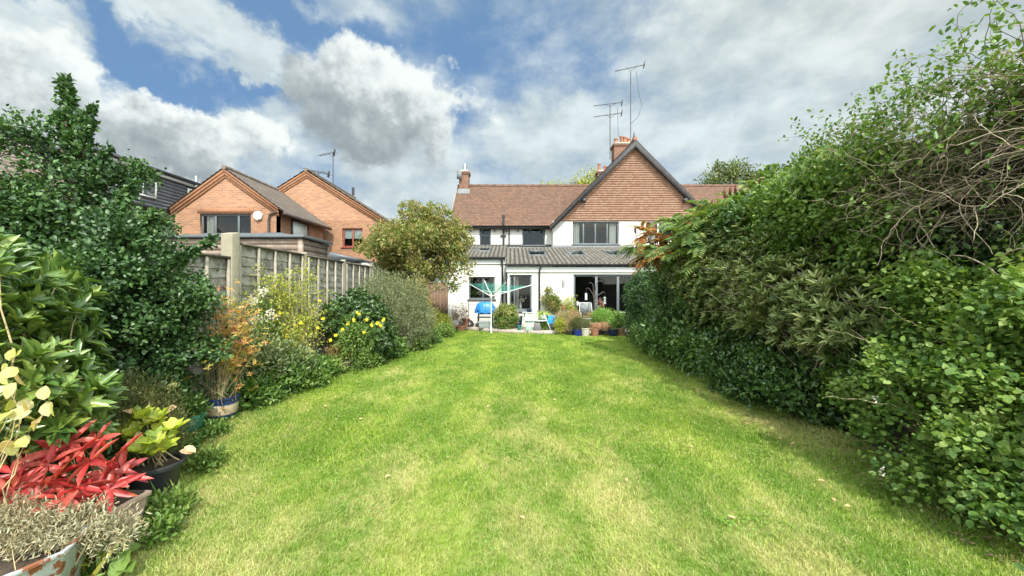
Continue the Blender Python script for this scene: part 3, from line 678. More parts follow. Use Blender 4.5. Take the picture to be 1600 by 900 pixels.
MB().tube([(-.44, 20.12, 3.86), (-.44, 20.12, 4.6), (-.44, 19.9, 4.85), (-.44, 19.76, 4.95), (-.44, 19.76, 5.42)], .055).tube([(-.44, 19.76, 5.3), (-.44, 19.76, 5.47)], .075).build('soil_pipe', M_black, H, smooth=True)
MB().tube([(-.15, 19.86, 4.9), (-.15, 20.0, 4.76), (-.15, 20.13, 4.65), (-.15, 20.13, 3.86)], .038).build('downpipe', M_black, H, smooth=True)
MB().box(-.62, -.30, 20.10, 20.16, 4.42, 4.47).build('pipe_clip', M_black, H)
MB().tube([(6.33, 19.5, 5.1), (6.33, 19.5, 3.8)], .025).build('downpipe', M_steel, H, smooth=True)

def chimney(x, y, w, d, z0, z1, pots, cap=True, lead=False):
    c = MB(); c.box(x-w/2, x+w/2, y-d/2, y+d/2, z0, z1-.26)
    c.box(x-w/2-.03, x+w/2+.03, y-d/2-.03, y+d/2+.03, z1-.26, z1-.18).box(x-w/2-.065, x+w/2+.065, y-d/2-.065, y+d/2+.065, z1-.18, z1-.06)
    ch = c.build('chimney', M_chbrick, H, bevel=.006)
    m_ = MB(); m_.frame8([(x-w/2-.05, y-d/2-.05, z1-.06), (x+w/2+.05, y-d/2-.05, z1-.06), (x+w/2+.05, y+d/2+.05, z1-.06), (x-w/2-.05, y+d/2+.05, z1-.06),
                          (x-w/2+.1, y-d/2+.1, z1+.05), (x+w/2-.1, y-d/2+.1, z1+.05), (x+w/2-.1, y+d/2-.1, z1+.05), (x-w/2+.1, y+d/2-.1, z1+.05)]); m_.build('mortar_cap', M_mortar, ch)
    for px_, h in pots:
        p = MB(); p.lathe([(.125, 0), (.13, .06), (.105, .09), (.10, h-.1), (.12, h-.08), (.125, h), (.09, h), (.085, h-.2)], (x+px_, y, z1+.03), 14); p.build('chimney_pot', M_terra, ch, smooth=True)
    return ch
ch = chimney(-2.86, 23.05, .56, .6, 7.2, 8.72, [])
MB().tube([(-2.83, 23.05, 8.75), (-2.83, 23.05, 9.0)], .08, 10).tube([(-2.83, 23.05, 8.98), (-2.83, 23.05, 9.02), (-2.83, 23.05, 9.16), (-2.83, 23.05, 9.2)], [.11, .11, .11, .05], 10).build('metal_cowl', M_steel, ch, smooth=True)
MB().add([(-3.2, 22.62, 7.30), (-2.5, 22.62, 7.30), (-2.5, 22.745, 7.62), (-3.2, 22.745, 7.62)], [(0, 1, 2, 3)]).build('flashing', M_lead, ch, fix=False)
MB().box(-3.24, -2.95, 22.55, 22.6, 8.15, 8.62).build('aerial_plate', M_lead, ch)
chimney(6.72, 23.5, 1.10, .7, 8.4, 10.52, [(-.36, .32), (-.02, .46), (.2, .42), (.42, .34)])
chimney(6.5, 27.3, .95, .6, 8.0, 10.05, [(-.3, .52), (.1, .34), (.33, .3)])

# ------------------------------------------------------------------ aerials
M_alu = stuffmat('weathered_aerial', (.05, .052, .055), .5, .2, 5)
def aerial(x, y, z0, z1, booms, label, cable=None, group=None, rot=0):
    o = thing('tv_aerial', (x, y, z0), label, 'aerial')
    MB().tube([(x, y, z0), (x, y, z1)], .026, 6).build('mast', M_alu, o, smooth=True)
    for bx0, bx1, za, zb_, ne, el in booms:
        bm_ = MB(); bm_.tube([(x+bx0, y-.05, za), (x+bx1, y-.05, zb_)], .018, 5)
        for i in range(ne):
            f = i/(ne-1); xx = x+bx0+(bx1-bx0)*f; zz = za+(zb_-za)*f; bm_.tube([(xx, y-.05-el/2, zz-.04), (xx, y-.05+el/2, zz+.04)], .010, 4)
        zz = zb_-.03; bm_.bar((x+bx1-.06, y-.05, zz-.16), (x+bx1+.0, y-.05, zz+.20), .03, .18)
        bm_.tube([(x-.3, y-.05, (za+zb_)/2+.02), (x, y-.03, (za+zb_)/2-.16), (x+.35, y-.05, (za+zb_)/2+.05)], .012, 4)
        bm_.build('boom', M_alu, o)
    if cable: MB().tube(cable, .012, 4).build('cable', M_black, o)
    return o
aerial(5.95, 23.3, 9.55, 12.85, [(-1.0, .74, 12.77, 12.98, 16, .30), (-1.0, .72, 12.1, 12.35, 12, .34)], 'dark twin-boom television aerial on the mast left of the gable peak', [(6.4, 23.3, 12.7), (6.45, 23.3, 11), (6.7, 23.3, 10.7)])
aerial(7.26, 23.5, 10.2, 15.0, [(-.95, .84, 14.98, 15.38, 18, .30)], 'tallest television aerial on a bare mast behind the gable peak', [(7.6, 23.5, 15.0), (7.75, 23.5, 13.7), (7.95, 23.5, 12.9), (7.7, 23.5, 12.2), (7.28, 23.5, 11.8)])
MB
# ------------------------------------------------------------------ brick neighbours on the left
M_orange = brickmat('orange_brick', (.33, .152, .068), (.17, .074, .040), (.27, .20, .135), .225, .075, 'y', .011, .3, (.20, .09, .05))
M_orange_x = brickmat('orange_brick_side', (.33, .152, .068), (.17, .074, .040), (.27, .20, .135), .225, .075, 'x', .011, .3, (.20, .09, .05))
M_corb = stuffmat('orange_corbel', (.25, .115, .058), .85, .2, 6)
M_conc = brickmat('brown_concrete_tile', (.13, .105, .085), (.19, .15, .12), (.04, .035, .03), .3, .2, 'x', .01, .5, (.10, .085, .075))
M_redfr = stuffmat('dark_red_frame', (.19, .045, .03), .5, .2, 5)
M_brown = stuffmat('brown_gutter', (.05, .035, .03), .5, .2, 5)
M_blind = stuffmat('pale_blind', (.60, .66, .64), .8, .05, 5)
def brick_house(label, xl_, xr_, y0, y1, ze, za, wins, side=None, xa=None, redge=None):
    xa = xa or (xl_+xr_)/2
    o = thing('brick_house', (xa, y0, 0), label, 'house')
    wall_y(xl_, xr_, 0, ze-.001, y0, .3, wins).build('wall', M_orange, o)
    g = MB(); g.add([(xl_, y0, ze), (xr_, y0, ze), (xa, y0, za), (xl_, y0+.3, ze), (xr_, y0+.3, ze), (xa, y0+.3, za)], [(0, 1, 2), (5, 4, 3), (0, 2, 5, 3), (2, 1, 4, 5)]); g.build('gable_wall', M_orange, o)
    for xs_ in (xr_, xl_): MB().add([(xs_, y0+.001, 0), (xs_, y1, 0), (xs_, y1, ze), (xs_, y0+.001, ze)], [(0, 1, 2, 3)]).build('side_wall', M_orange_x, o, fix=False)
    sl = (za-ze)/(xr_-xa); ov = .38
    for sg, xe in ((1, xr_), (-1, xl_)):
        r = MB(); X2 = xe+sg*ov; Z2 = ze-sl*ov+.08; n = 14
        for i in range(n):
            f0, f1 = i/n, (i+1)/n
            pa = (xa+(X2-xa)*f0, za+.10+(Z2-za-.10)*f0); pb = (xa+(X2-xa)*f1, za+.10+(Z2-za-.10)*f1)
            r.add([(pa[0], y0-.12, pa[1]), (pa[0], y1, pa[1]), (pb[0], y1, pb[1]+.03), (pb[0], y0-.12, pb[1]+.03), (pb[0], y0-.12, pb[1]-.03), (pb[0], y1, pb[1]-.03)], [(0, 1, 2, 3), (3, 2, 5, 4)])
        r.add([(xa, y0-.12, za+.06), (xa, y1, za+.06), (X2, y1, Z2-.04), (X2, y0-.12, Z2-.04)], [(0, 3, 2, 1)])
        r.build('roof', M_conc, o, fix=False)
        for k, (dz, pr) in enumerate(((.0, .10), (.13, .07), (.24, .035))):    # stepped brick corbels under the verge
            v = MB(); a = (xa, za+.05-dz); b_ = (xe+sg*.12, ze+.05-dz-sl*.12); h = .12
            v.prism([(a[0], a[1]), (b_[0], b_[1]), (b_[0], b_[1]-h), (a[0], a[1]-h)], 'y', y0-pr, y0-.001-.001*k); v.build('verge_corbel', M_corb, o)
        MB().box(X2-.05, X2+.07, y0-.1, y1, Z2-.14, Z2-.03).build('gutter', M_brown, o)
    rt = MB()
    for i in range(int((y1-y0)/.45)): rt.tube([(xa, y0-.12+i*.45, za+.10), (xa, y0-.12+i*.45+.44, za+.115)], [.10, .11], 8)
    rt.build('ridge_tiles', M_conc, o, smooth=True)
    return o
w1 = (-13.0, -10.88, 3.92, 4.78)
h1 = brick_house('nearer orange brick house with dark three-pane window and white alarm box', -14.05, -9.82, 16, 20.0, 5.05, 6.58, [w1])
window(h1, *w1, 16, [-12.42, -11.45], M_anth, .07, curtains=[(-12.9, -12.6)])
MB().box(w1[0]-.1, w1[1]+.1, 15.985, 15.999, 4.80, 5.02).build('soldier_course', M_corb, h1)
MB().prism([(-10.55+.2*math.cos(a), 4.68+.2*math.sin(a)) for a in np.arange(6)*math.pi/3+.3], 'y', 15.9, 15.998).build('alarm_box', M_trimw, h1, bevel=.02)
MB().tube([(-9.75, 15.95, 4.85), (-10.05, 15.93, 4.75), (-10.1, 15.93, 4.5), (-10.1, 15.93, 2.0)], .045).build('downpipe', M_brown, h1, smooth=True)
f = MB(); f.box(-9.82, -9.76, 17.05, 18.45, 3.98, 4.06).box(-9.82, -9.76, 17.05, 18.45, 4.68, 4.76).box(-9.82, -9.76, 17.05, 17.12, 4.06, 4.68).box(-9.82, -9.76, 18.38, 18.45, 4.06, 4.68)
sw = f.build('side_window', M_brown, h1); MB().box(-9.815, -9.79, 17.12, 18.38, 4.06, 4.68).build('blind', M_blind, sw)
w2 = (-8.97, -7.9, 3.88, 4.88)
h2 = brick_house('farther taller orange brick house with a dark red framed window', -14.95, -6.75, 20.3, 27, 5.28, 7.85, [w2])
ww = window(h2, *w2, 20.3, [-8.44], M_redfr, .075)
MB().add([(-8.9, 20.47, 4.35), (-7.98, 20.47, 4.35), (-7.98, 20.47, 4.82), (-8.9, 20.47, 4.82)], [(0, 1, 2, 3)]).build('blind', M_blind, ww, fix=False)
MB().tube([(-9.35, 22.6, 7.2), (-9.35, 22.6, 7.65)], .08, 8).build('flue', M_black, h2, smooth=True)
aerial(-10.25, 22, 7.4, 9.45, [(-.75, .12, 9.3, 9.5, 9, .5)], 'slim grey television aerial above the farther brick house')
aerial(-11.1, 22, 7.5, 8.35, [(-.7, .65, 8.5, 8.25, 8, 1.1)], 'low wide-toothed television aerial behind the farther brick roof')

# dormer house far left, running back along the plots
M_slate = stuffmat('grey_cladding', (.10, .105, .115), .6, .2, 4)
M_tile2 = stuffmat('brown_roof_tile', (.20, .155, .13), .85, .25, 5)
D = thing('dormer_house', (-18.5, 14, 0), 'grey clad dormer house with white trim and brown tiled roof, far left', 'house')
MB().box(-22, -16.6, 11, 24, 0, 4.9).build('wall', M_render, D)
# main roof slope facing the garden, in courses
def side_slope(y0, y1, n=16, x0=-16.3, x1=-19.0, z0=4.8, z1=7.5):
    r = MB()
    for i in range(n):
        f0, f1 = i/n, (i+1)/n; a = (x0+(x1-x0)*f0, z0+(z1-z0)*f0); b_ = (x0+(x1-x0)*f1, z0+(z1-z0)*f1)
        r.add([(a[0], y0, a[1]+.045), (a[0], y1, a[1]+.045), (b_[0], y1, b_[1]), (b_[0], y0, b_[1]), (a[0], y0, a[1]), (a[0], y1, a[1])], [(0, 1, 2, 3), (4, 5, 1, 0)])
    r.add([(x1, y0, z1), (x1, y1, z1), (2*x1-x0, y1, z0), (2*x1-x0, y0, z0)], [(0, 1, 2, 3)]); return r
side_slope(10.6, 24.2).build('roof', M_tile2, D, fix=False)
mb = MB(); mb.add([(-16.3, 10.7, 4.8), (-19, 10.7, 7.3), (-21.7, 10.7, 4.8)], [(0, 1, 2)]); mb.build('gable_wall', M_render, D, fix=False)
dy0, dy1, dz0, dz1, dx = 15.0, 20.5, 5.35, 7.0, -16.35
dm = MB().box(-19.0, dx, dy0, dy1, dz0, dz1).build('dormer', M_slate, D)
mb = MB()
for i in range(9): mb.box(dx, dx+.025, dy0, dy1, dz0+i*.16, dz0+i*.16+.15)
mb.build('cladding_boards', M_slate, dm)
MB().box(-19.1, dx+.22, dy0-.15, dy1+.2, dz1, dz1+.13).build('dormer_roof', M_black, dm)
MB().box(dx+.03, dx+.12, dy0-.05, dy1+.05, dz1-.15, dz1-.002).build('fascia', M_trimw, dm)
for a, b_ in ((16.3, 17.6), (19.3, 20.4)):
    f = MB(); za, zb_ = 5.75, 6.72
    f.box(dx+.03, dx+.09, a, a+.07, za, zb_).box(dx+.03, dx+.09, b_-.07, b_, za, zb_).box(dx+.03, dx+.09, a+.07, b_-.07, za, za+.07).box(dx+.03, dx+.09, a+.07, b_-.07, zb_-.07, zb_).box(dx+.03, dx+.09, (a+b_)/2-.03, (a+b_)/2+.03, za+.07, zb_-.07)
    ww = f.build('window', M_trimw, dm); MB().box(dx+.028, dx+.05, a+.07, b_-.07, za+.07, zb_-.07).build('pane', M_darkglass if 'M_darkglass' in globals() else M_glass, ww)
MB().tube([(-16.2, 19.7, 5.5), (-16.2, 19.7, 7.45)], .07, 8).build('flue', M_steel, D, smooth=True)

# single storey room with timber cladding behind the fence
M_clad = stuffmat('weathered_cladding', (.20, .15, .115), .85, .35, 2.5, bs=.3, bscale=12, c2=(.36, .31, .25), c2lo=.5, c2hi=.75)
G = thing('garden_room', (-6.6, 9.4, 0), 'flat roofed garden room clad in brown boards behind the fence', 'outbuilding')
MB().box(-9.0, -5.17, 9.42, 10.75, 0, 2.84).build('wall', M_clad, G)
mb = MB()
for i in range(20):
    z0 = .005+i*.142; mb.frame8([(-9.0, 9.39, z0), (-5.24, 9.39, z0), (-5.24, 9.42, z0), (-9.0, 9.42, z0), (-9.0, 9.405, z0+.135), (-5.24, 9.405, z0+.135), (-5.24, 9.42, z0+.135), (-9.0, 9.42, z0+.135)])
    mb.frame8([(-5.17, 9.47, z0), (-5.14, 9.47, z0), (-5.14, 10.70, z0), (-5.17, 10.70, z0), (-5.17, 9.47, z0+.135), (-5.155, 9.47, z0+.135), (-5.155, 10.70, z0+.135), (-5.17, 10.70, z0+.135)])
mb.build('cladding_boards', M_clad, G)
MB().box(-5.235, -5.125, 9.375, 9.465, 0, 2.845).box(-5.175, -5.13, 10.705, 10.78, 0, 2.845).build('corner_post', M_clad, G)
MB().box(-9.1, -5.05, 9.30, 10.85, 2.855, 2.925).build('roof_edge', M_anth, G, bevel=.01)
MB().add([(-7.6, 9.6, 2.93), (-5.4, 9.6, 2.93), (-5.4, 10.7, 2.93), (-7.6, 10.7, 2.93), (-6.4, 10.15, 3.10), (-6.1, 10.15, 3.10)], [(0, 1, 5, 4), (1, 2, 5), (2, 3, 4, 5), (3, 0, 4)]).build('rooflight', M_anth, G)
G2 = thing('lean_to_building', (-5.5, 13.2, 0), 'low white walled outbuilding with dark sloping roof behind the fence', 'outbuilding')
MB().box(-6.4, -4.55, 12.6, 14.6, 0, 2.48).build('wall', M_render, G2)
MB().add([(-6.5, 12.5, 2.95), (-4.95, 12.5, 2.60), (-4.95, 14.7, 2.60), (-6.5, 14.7, 2.95), (-6.5, 12.5, 2.50), (-4.95, 12.5, 2.50), (-4.95, 14.7, 2.50), (-6.5, 14.7, 2.50)], [(0, 1, 2, 3), (4, 7, 6, 5), (0, 4, 5, 1), (1, 5, 6, 2), (2, 6, 7, 3), (3, 7, 4, 0)]).build('roof', M_anth, G2)

# ------------------------------------------------------------------ fences
M_fwood = stuffmat('silvered_lap_board', (.15, .138, .11), .9, .45, 4.0, bs=.4, bscale=18, c2=(.33, .315, .265), c2lo=.36, c2hi=.62)
M_fpost = stuffmat('concrete_post', (.26, .235, .17), .9, .2, 4, bs=.3, bscale=40, c2=(.25, .24, .17), c2lo=.5, c2hi=.7)
M_batt = stuffmat('pale_batten', (.27, .245, .19), .85, .3, 5)
M_fcap = stuffmat('dark_fence_cap', (.12, .10, .08), .85, .3, 5)
FN = thing('garden_fence', (-4.2, 8, 0), 'grey weathered lap panel fence with concrete posts along the left side', 'fence')
ypost = [3.86, 5.73, 7.71, 9.52, 11.33, 13.14, 14.95, 16.8]
for i, y in enumerate(ypost):
    big = i == 1; w = .085 if big else .06; h = 2.44 if big else (2.12 if i == 0 else 2.34)
    MB().frame8([(-4.2-w, y-w, 0), (-4.2+w, y-w, 0), (-4.2+w, y+w, 0), (-4.2-w, y+w, 0), (-4.2-w, y-w, h-.04), (-4.2+w, y-w, h-.04), (-4.2+w, y+w, h), (-4.2-w, y+w, h)]).build('post', M_fpost, FN, bevel=.012)
for i in range(len(ypost)-1):
    y0, y1 = ypost[i]+.09, ypost[i+1]-.065; top = 2.03 if i == 0 else 2.27-.006*i
    MB().box(-4.225, -4.175, y0, y1, 0, .29).build('gravel_board', M_fpost, FN)
    p = MB(); nb = 13; hh = (top-.30)/nb
    for k in range(nb):
        z0 = .30+k*hh; n = 10; vs = []
        for j in range(n+1):
            yy = y0+(y1-y0)*j/n; wv = rng.normal()*.006
            vs += [(-4.178, yy, z0-.02+wv), (-4.196, yy, z0+hh)]
        p.add(vs, [(2*j, 2*j+2, 2*j+3, 2*j+1) for j in range(n)])
        p.add([(-4.21, y0, z0-.02), (-4.21, y1, z0-.02), (-4.21, y1, z0+hh), (-4.21, y0, z0+hh)], [(3, 2, 1, 0)])
    pn = p.build('panel', M_fwood, FN, fix=False)
    for f in (.02, .26, .5, .74, .975):
        yy = y0+(y1-y0)*f; MB().box(-4.165, -4.135, yy-.022, yy+.022, .30, top-.01).build('batten', M_batt, pn)
    MB().box(-4.235, -4.13, y0, y1, top, top+.03).build('capping', M_fcap, pn)
M_fdark = stuffmat('dark_fence_board', (.10, .085, .07), .9, .3, 3)
F2 = thing('boundary_fence', (5.2, 7, 0), 'dark close-boarded fence hidden behind the right-hand shrubs', 'fence')
for i in range(8):
    mb = MB()
    for k in range(14): y = .2+i*1.9+k*.13; mb.box(5.18+.006*(k % 2), 5.2, y, y+.125, 0, 1.9)
    mb.build('panel', M_fdark, F2); MB().box(5.13, 5.23, .1+i*1.9, .19+i*1.9, 0, 1.95).build('post', M_fdark, F2)
# side gate between house and fence
MB_g = MB()
for k in range(9): MB_g.box(-4.05+k*.135, -4.05+k*.135+.128, 17.0, 17.03, .05, 1.95)
gt = MB_g.build('side_gate', stuffmat('brown_gate_board', (.16, .10, .065), .85, .25, 4)); tagit(gt, 'brown boarded gate between the fence and the white house', 'gate')
# ------------------------------------------------------------------ plants
M_bark = barkmat('bark', (.10, .075, .05), (.20, .165, .12))
M_twig = barkmat('pale_twig', (.22, .17, .11), (.42, .35, .25))
M_twigd = barkmat('dark_twig', (.07, .05, .035), (.15, .11, .075))
M_stemg = stuffmat('green_stem', (.16, .22, .06), .6, .3, 6)
M_straw = stuffmat('straw_stem', (.48, .38, .20), .8, .25, 8)
G_holly = leafmat('holly_leaf', [(.022, .058, .018), (.038, .092, .026), (.062, .135, .035), (.12, .21, .06)], .42, .2)
G_rhodo = leafmat('rhododendron_leaf', [(.05, .105, .025), (.09, .17, .035), (.16, .25, .05), (.27, .34, .07)], .30, .2)
G_fine = leafmat('fine_olive_leaf', [(.06, .075, .02), (.11, .13, .035), (.17, .17, .05), (.09, .12, .03)], .6, .25)
G_orange = leafmat('autumn_leaf', [(.50, .15, .07), (.62, .27, .13), (.62, .40, .10), (.42, .40, .08), (.28, .34, .06)], .5, .4, .6)
G_red = leafmat('red_leaf', [(.36, .022, .022), (.50, .05, .045), (.58, .13, .10), (.27, .02, .025), (.46, .15, .05)], .4, .3, .3)
G_yg = leafmat('yellow_green_leaf', [(.22, .30, .04), (.36, .42, .06), (.55, .50, .10), (.16, .26, .04)], .5, .4, .4)
G_cream = leafmat('yellowed_leaf', [(.66, .56, .18), (.60, .44, .22), (.36, .40, .08), (.68, .62, .36)], .5, .4)
G_yflow = leafmat('yellow_petal', [(.80, .62, .03), (.85, .72, .06)], .5, .4)
G_mid = leafmat('mid_green_leaf', [(.05, .115, .022), (.09, .18, .03), (.14, .24, .045), (.21, .31, .065)], .45, .3)
G_bright = leafmat('bright_green_leaf', [(.06, .13, .025), (.115, .21, .035), (.18, .28, .05), (.29, .37, .10)], .55, .35)
G_grey = leafmat('grey_green_leaf', [(.09, .12, .055), (.14, .175, .08), (.21, .235, .11), (.28, .29, .15)], .6, .25)
G_silver = leafmat('silver_leaf', [(.34, .32, .20), (.45, .42, .28), (.24, .22, .13), (.38, .30, .18)], .7, .2)
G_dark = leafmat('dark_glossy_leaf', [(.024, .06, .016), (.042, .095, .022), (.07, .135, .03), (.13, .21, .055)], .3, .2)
G_olive = leafmat('olive_leaf', [(.075, .13, .035), (.125, .18, .05), (.19, .25, .07), (.29, .31, .11), (.11, .12, .05)], .5, .25)
G_treeyg = leafmat('golden_tree_leaf', [(.09, .15, .03), (.165, .22, .045), (.25, .25, .065), (.31, .22, .085), (.12, .20, .04)], .5, .35, .55)
G_sumac = leafmat('sumac_leaf', [(.06, .13, .03), (.11, .20, .045), (.17, .26, .06), (.28, .28, .07)], .5, .4)
G_sumaco = leafmat('turning_sumac_leaf', [(.20, .26, .05), (.42, .24, .05), (.40, .09, .03), (.28, .03, .025)], .5, .4)
G_pale = leafmat('pale_far_leaf', [(.34, .38, .10), (.46, .46, .15), (.26, .32, .08)], .6, .45)
G_pink = leafmat('pink_petal', [(.60, .25, .30), (.70, .38, .42)], .6, .3)
G_white = leafmat('white_petal', [(.75, .72, .66), (.62, .58, .48)], .6, .3)
G_rust = leafmat('rusty_head', [(.26, .14, .07), (.36, .24, .14)], .8, .1)
M_cone = stuffmat('crimson_fruit_cone', (.11, .014, .012), .8, .4, 25, bs=.8, bscale=70)

def stems(name, base, tips, r0, mat, parent, sag=.06, wob=.10, n=8, spread=.05, rs=None):
    rs = rs or rng; tw = Twigs()
    for q in tips:
        b = np.array(base, float)+np.append(rs.normal(size=2)*spread, 0)
        tw.add(curve(b, q, sag, wob, n, rs), r0*(.6+.6*rs.random()), r0*.2)
    return tw.build(name, mat, parent)
def shrub(name, label, cat, base, blobs, nc, k, L, Wd, cr, mat, tpl='oval', nst=24, r0=.012, smat=None, seed=0, group=None, **kw):
    rs = np.random.default_rng(seed+100); o = thing(name, base, label, cat, group)
    lv = Leaves(); p, _ = foliage(lv, blobs, nc, k, L, Wd, cr, tpl, rs=rs, **kw); lv.build('foliage', mat, o)
    if nst: stems('stem', base, p[rs.choice(len(p), min(nst, len(p)), False)], r0, smat or M_twigd, o, rs=rs)
    return o, p, rs

# holly: a tall ragged cone with loose leading shoots
rs = np.random.default_rng(5)
hb = (-4.15, 3.95, 0); Ho = thing('holly_tree', hb, 'tall glossy dark green holly with a ragged pointed top by the left fence', 'tree')
hblobs = [(-4.35, 3.95, 1.0, 1.0, .95, 1.0), (-4.4, 3.95, 1.75, .92, .95, .7), (-4.5, 3.95, 2.3, .62, .6, .5), (-4.55, 3.95, 2.72, .42, .45, .42), (-4.6, 3.95, 3.08, .24, .25, .36), (-4.0, 4.1, .9, .62, .6, .85), (-3.9, 3.9, 1.5, .58, .6, .5), (-4.75, 3.6, 1.7, .6, .6, .7), (-4.85, 3.9, 2.2, .3, .4, .4), (-4.0, 3.9, 2.1, .38, .4, .36)]
hcl = clumps(hblobs, 150, .10, .34, rs, .7, .15)
lv = Leaves(); foliage(lv, shrink(hblobs, .80), 2600, 9, .045, .03, .05, 'lance', shell=.6, rs=rs)
p, o_ = foliage(lv, hcl, 7200, 10, .040, .026, .038, 'lance', shell=.6, lump=.3, rs=rs, lvar=.35, nup=.5)
tw = Twigs()
for tip, root in (((-4.64, 4.0, 3.76), (-4.6, 3.95, 3.1)), ((-4.62, 4.0, 3.66), (-4.58, 3.98, 3.0)), ((-4.36, 4.0, 3.46), (-4.5, 3.95, 2.9)), ((-4.10, 3.9, 3.0), (-4.35, 3.95, 2.5)),
                  ((-3.85, 3.9, 2.65), (-4.2, 3.95, 2.2)), ((-3.6, 3.9, 2.35), (-4.0, 3.95, 2.0)), ((-4.75, 4.0, 3.35), (-4.4, 3.95, 2.9)), ((-4.25, 3.9, 3.25), (-4.45, 3.95, 2.8)), ((-3.2, 4.1, 2.1), (-3.6, 4, 1.7)), ((-3.32, 4.2, 1.6), (-3.7, 4.1, 1.3)), ((-3.38, 4.1, 1.2), (-3.8, 4.1, 1.0))):
    c = curve(root, tip, .02, .06, 26, rs); tw.add(c, .014, .004)
    q = np.repeat(c[5:], 16, 0)+rs.normal(size=(21*16, 3))*np.repeat(np.linspace(.045, .014, 21), 16)[:, None]
    dd = unit(c[-1]-c[0]); lv.add(q, rs.normal(size=(len(q), 3))*.8+dd*.6, rs.normal(size=(len(q), 3))+[0, 0, .6], .055*(.7+.5*rs.random(len(q))), .034, 'lance')
lv.build('foliage', G_holly, Ho)
tr_ = curve(hb, (-4.58, 3.95, 3.3), 0, .03, 12, rs); tw2 = Twigs(); tw2.add(tr_, .07, .012, 8); tw2.build('trunk', M_bark, Ho)
for q in p[rs.choice(len(p), 120, False)]:
    a = tr_[np.argmin(np.abs(tr_[:, 2]-q[2]*.8))]; tw.add(curve(a, q, .03, .08, 7, rs), .013, .004)
tw.build('branch', M_bark, Ho)

# rhododendron in the left foreground: big leaves in whorls
rs = np.random.default_rng(6)
rb = (-3.15, 2.25, 0); Rh = thing('rhododendron', rb, 'large-leaved rhododendron with upright leaf whorls in the left foreground', 'shrub')
rbl = [(-3.2, 2.3, 1.05, .42, .42, .55), (-3.22, 2.25, 1.55, .34, .4, .36), (-3.05, 2.35, .95, .34, .34, .36), (-3.45, 2.5, 1.3, .5, .5, .6), (-2.82, 2.42, .80, .22, .24, .22), (-3.1, 2.1, .8, .3, .3, .35)]
p, o_ = blob_pts(300, rbl, .35, .25, rs); o_ = unit(o_+np.array([0, 0, .75])); lv = Leaves()
whorls(lv, p, o_, 9, .135, .040, 'big', .95, .3, rs)
p2, o2 = blob_pts(240, rbl, .9, .25, rs); whorls(lv, p2, unit(o2+[0, 0, .4]), 7, .11, .035, 'lance', 1.2, .3, rs); lv.build('foliage', G_rhodo, Rh)
stems('stem', rb, p[::3], .016, M_straw, Rh, .03, .08, rs=rs)
hd = Leaves()
for q in p[rs.choice(len(p), 16, False)]:
    n = 60; hd.add(q+[0, 0, .04]+rs.normal(size=(n, 3))*.022, rs.normal(size=(n, 3)), rs.normal(size=(n, 3)), .025, .012, 'quad')
hd.build('seed_heads', G_rust, Rh)

# yellowing climber leaves by the rhododendron
rs = np.random.default_rng(61); yb = (-2.78, 1.92, 0); Y = thing('yellowing_shrub', yb, 'thin shrub with large cream and yellow leaves at the left edge under the rhododendron', 'shrub')
lv = Leaves(); pts = np.array([W(x, y, 2.0+.1*rs.normal()) for x, y in ((10, 570), (28, 590), (8, 628), (30, 640), (50, 632), (18, 660), (48, 668), (22, 700), (5, 690), (60, 700), (-20, 640), (-30, 590))])
q = np.repeat(pts, 4, 0)+rs.normal(size=(len(pts)*4, 3))*.03; lv.add(q, rs.normal(size=q.shape)+[.2, -.3, -.2], rs.normal(size=q.shape)*.5+[0, -.8, .6], .075*(.7+.6*rs.random(len(q))), .06, 'big'); lv.build('foliage', G_cream, Y)
stems('stem', yb, pts, .006, M_straw, Y, .1, .1, rs=rs)

# fine brownish-green mound
shrub('heath_mound', 'rounded fine-textured olive brown shrub between the holly and the red-leaved plant', 'shrub', (-3.2, 3.1, 0),
      [(-3.2, 3.15, .46, .42, .36, .42), (-2.98, 3.1, .36, .28, .3, .3)], 2600, 7, .026, .007, .03, G_fine, 'quad', 90, .005, M_twigd, 7, shell=.4, lump=.15, up=.7, out=.9)
shrub('dark_undergrowth_shrub', 'dark leafy undergrowth at the foot of the rhododendron', 'shrub', (-3.1, 2.3, 0),
      [(-3.15, 2.4, .25, .5, .35, .3), (-3.4, 2.8, .3, .45, .4, .35)], 900, 7, .06, .03, .04, G_dark, 'oval', 20, .006, M_twigd, 8)

# soil border dressing: low weeds and litter along the left edge
rs = np.random.default_rng(62); lv = Leaves()
y = rs.uniform(1.9, 15, 5200)**1.0; u = rs.random(5200)**1.3; x = xl(y)-.02-u*.75
k_m = (np.sin(x*6+y*2)+np.sin(y*5.3))*.5+rs.random(5200) > .25; x, y = x[k_m], y[k_m]; n = len(x)
P = np.repeat(np.stack([x, y, .02+.03*rs.random(n)], 1), 5, 0)+rs.normal(size=(n*5, 3))*[.03, .03, .015]
lv.add(P, rs.normal(size=(n*5, 3))*[1, 1, .3]+[0, 0, .55], rs.normal(size=(n*5, 3))*.4+[0, 0, 1], .055*(.5+.8*rs.random(n*5)), .026*(.6+.8*rs.random(n*5)), 'oval')
tagit(lv.build('ground_cover', G_mid, None), 'low leafy weeds carpeting the soil of the left border', 'ground cover', kind='stuff')
rs = np.random.default_rng(63); lv = Leaves(); n = 5000; y = rs.uniform(1.9, 12, n); sd_ = rs.random(n) < .55
x = np.where(sd_, xl(y)-rs.random(n)**1.5*.5+.06, 2.75+.6*rs.random(n)); 
lv.add(np.stack([x, y, .012+.01*rs.random(n)], 1), rs.normal(size=(n, 3))*[1, 1, .15], rs.normal(size=(n, 3))*.2+[0, 0, 1], .03*(.4+rs.random(n)), .015*(.4+rs.random(n)), 'oval')
tagit(lv.build('leaf_litter', leafmat('dry_leaf', [(.20, .13, .07), (.30, .22, .12), (.12, .08, .05)], .8, .1), None), 'dry brown leaf litter along the edges of the lawn', 'leaf litter', kind='stuff')

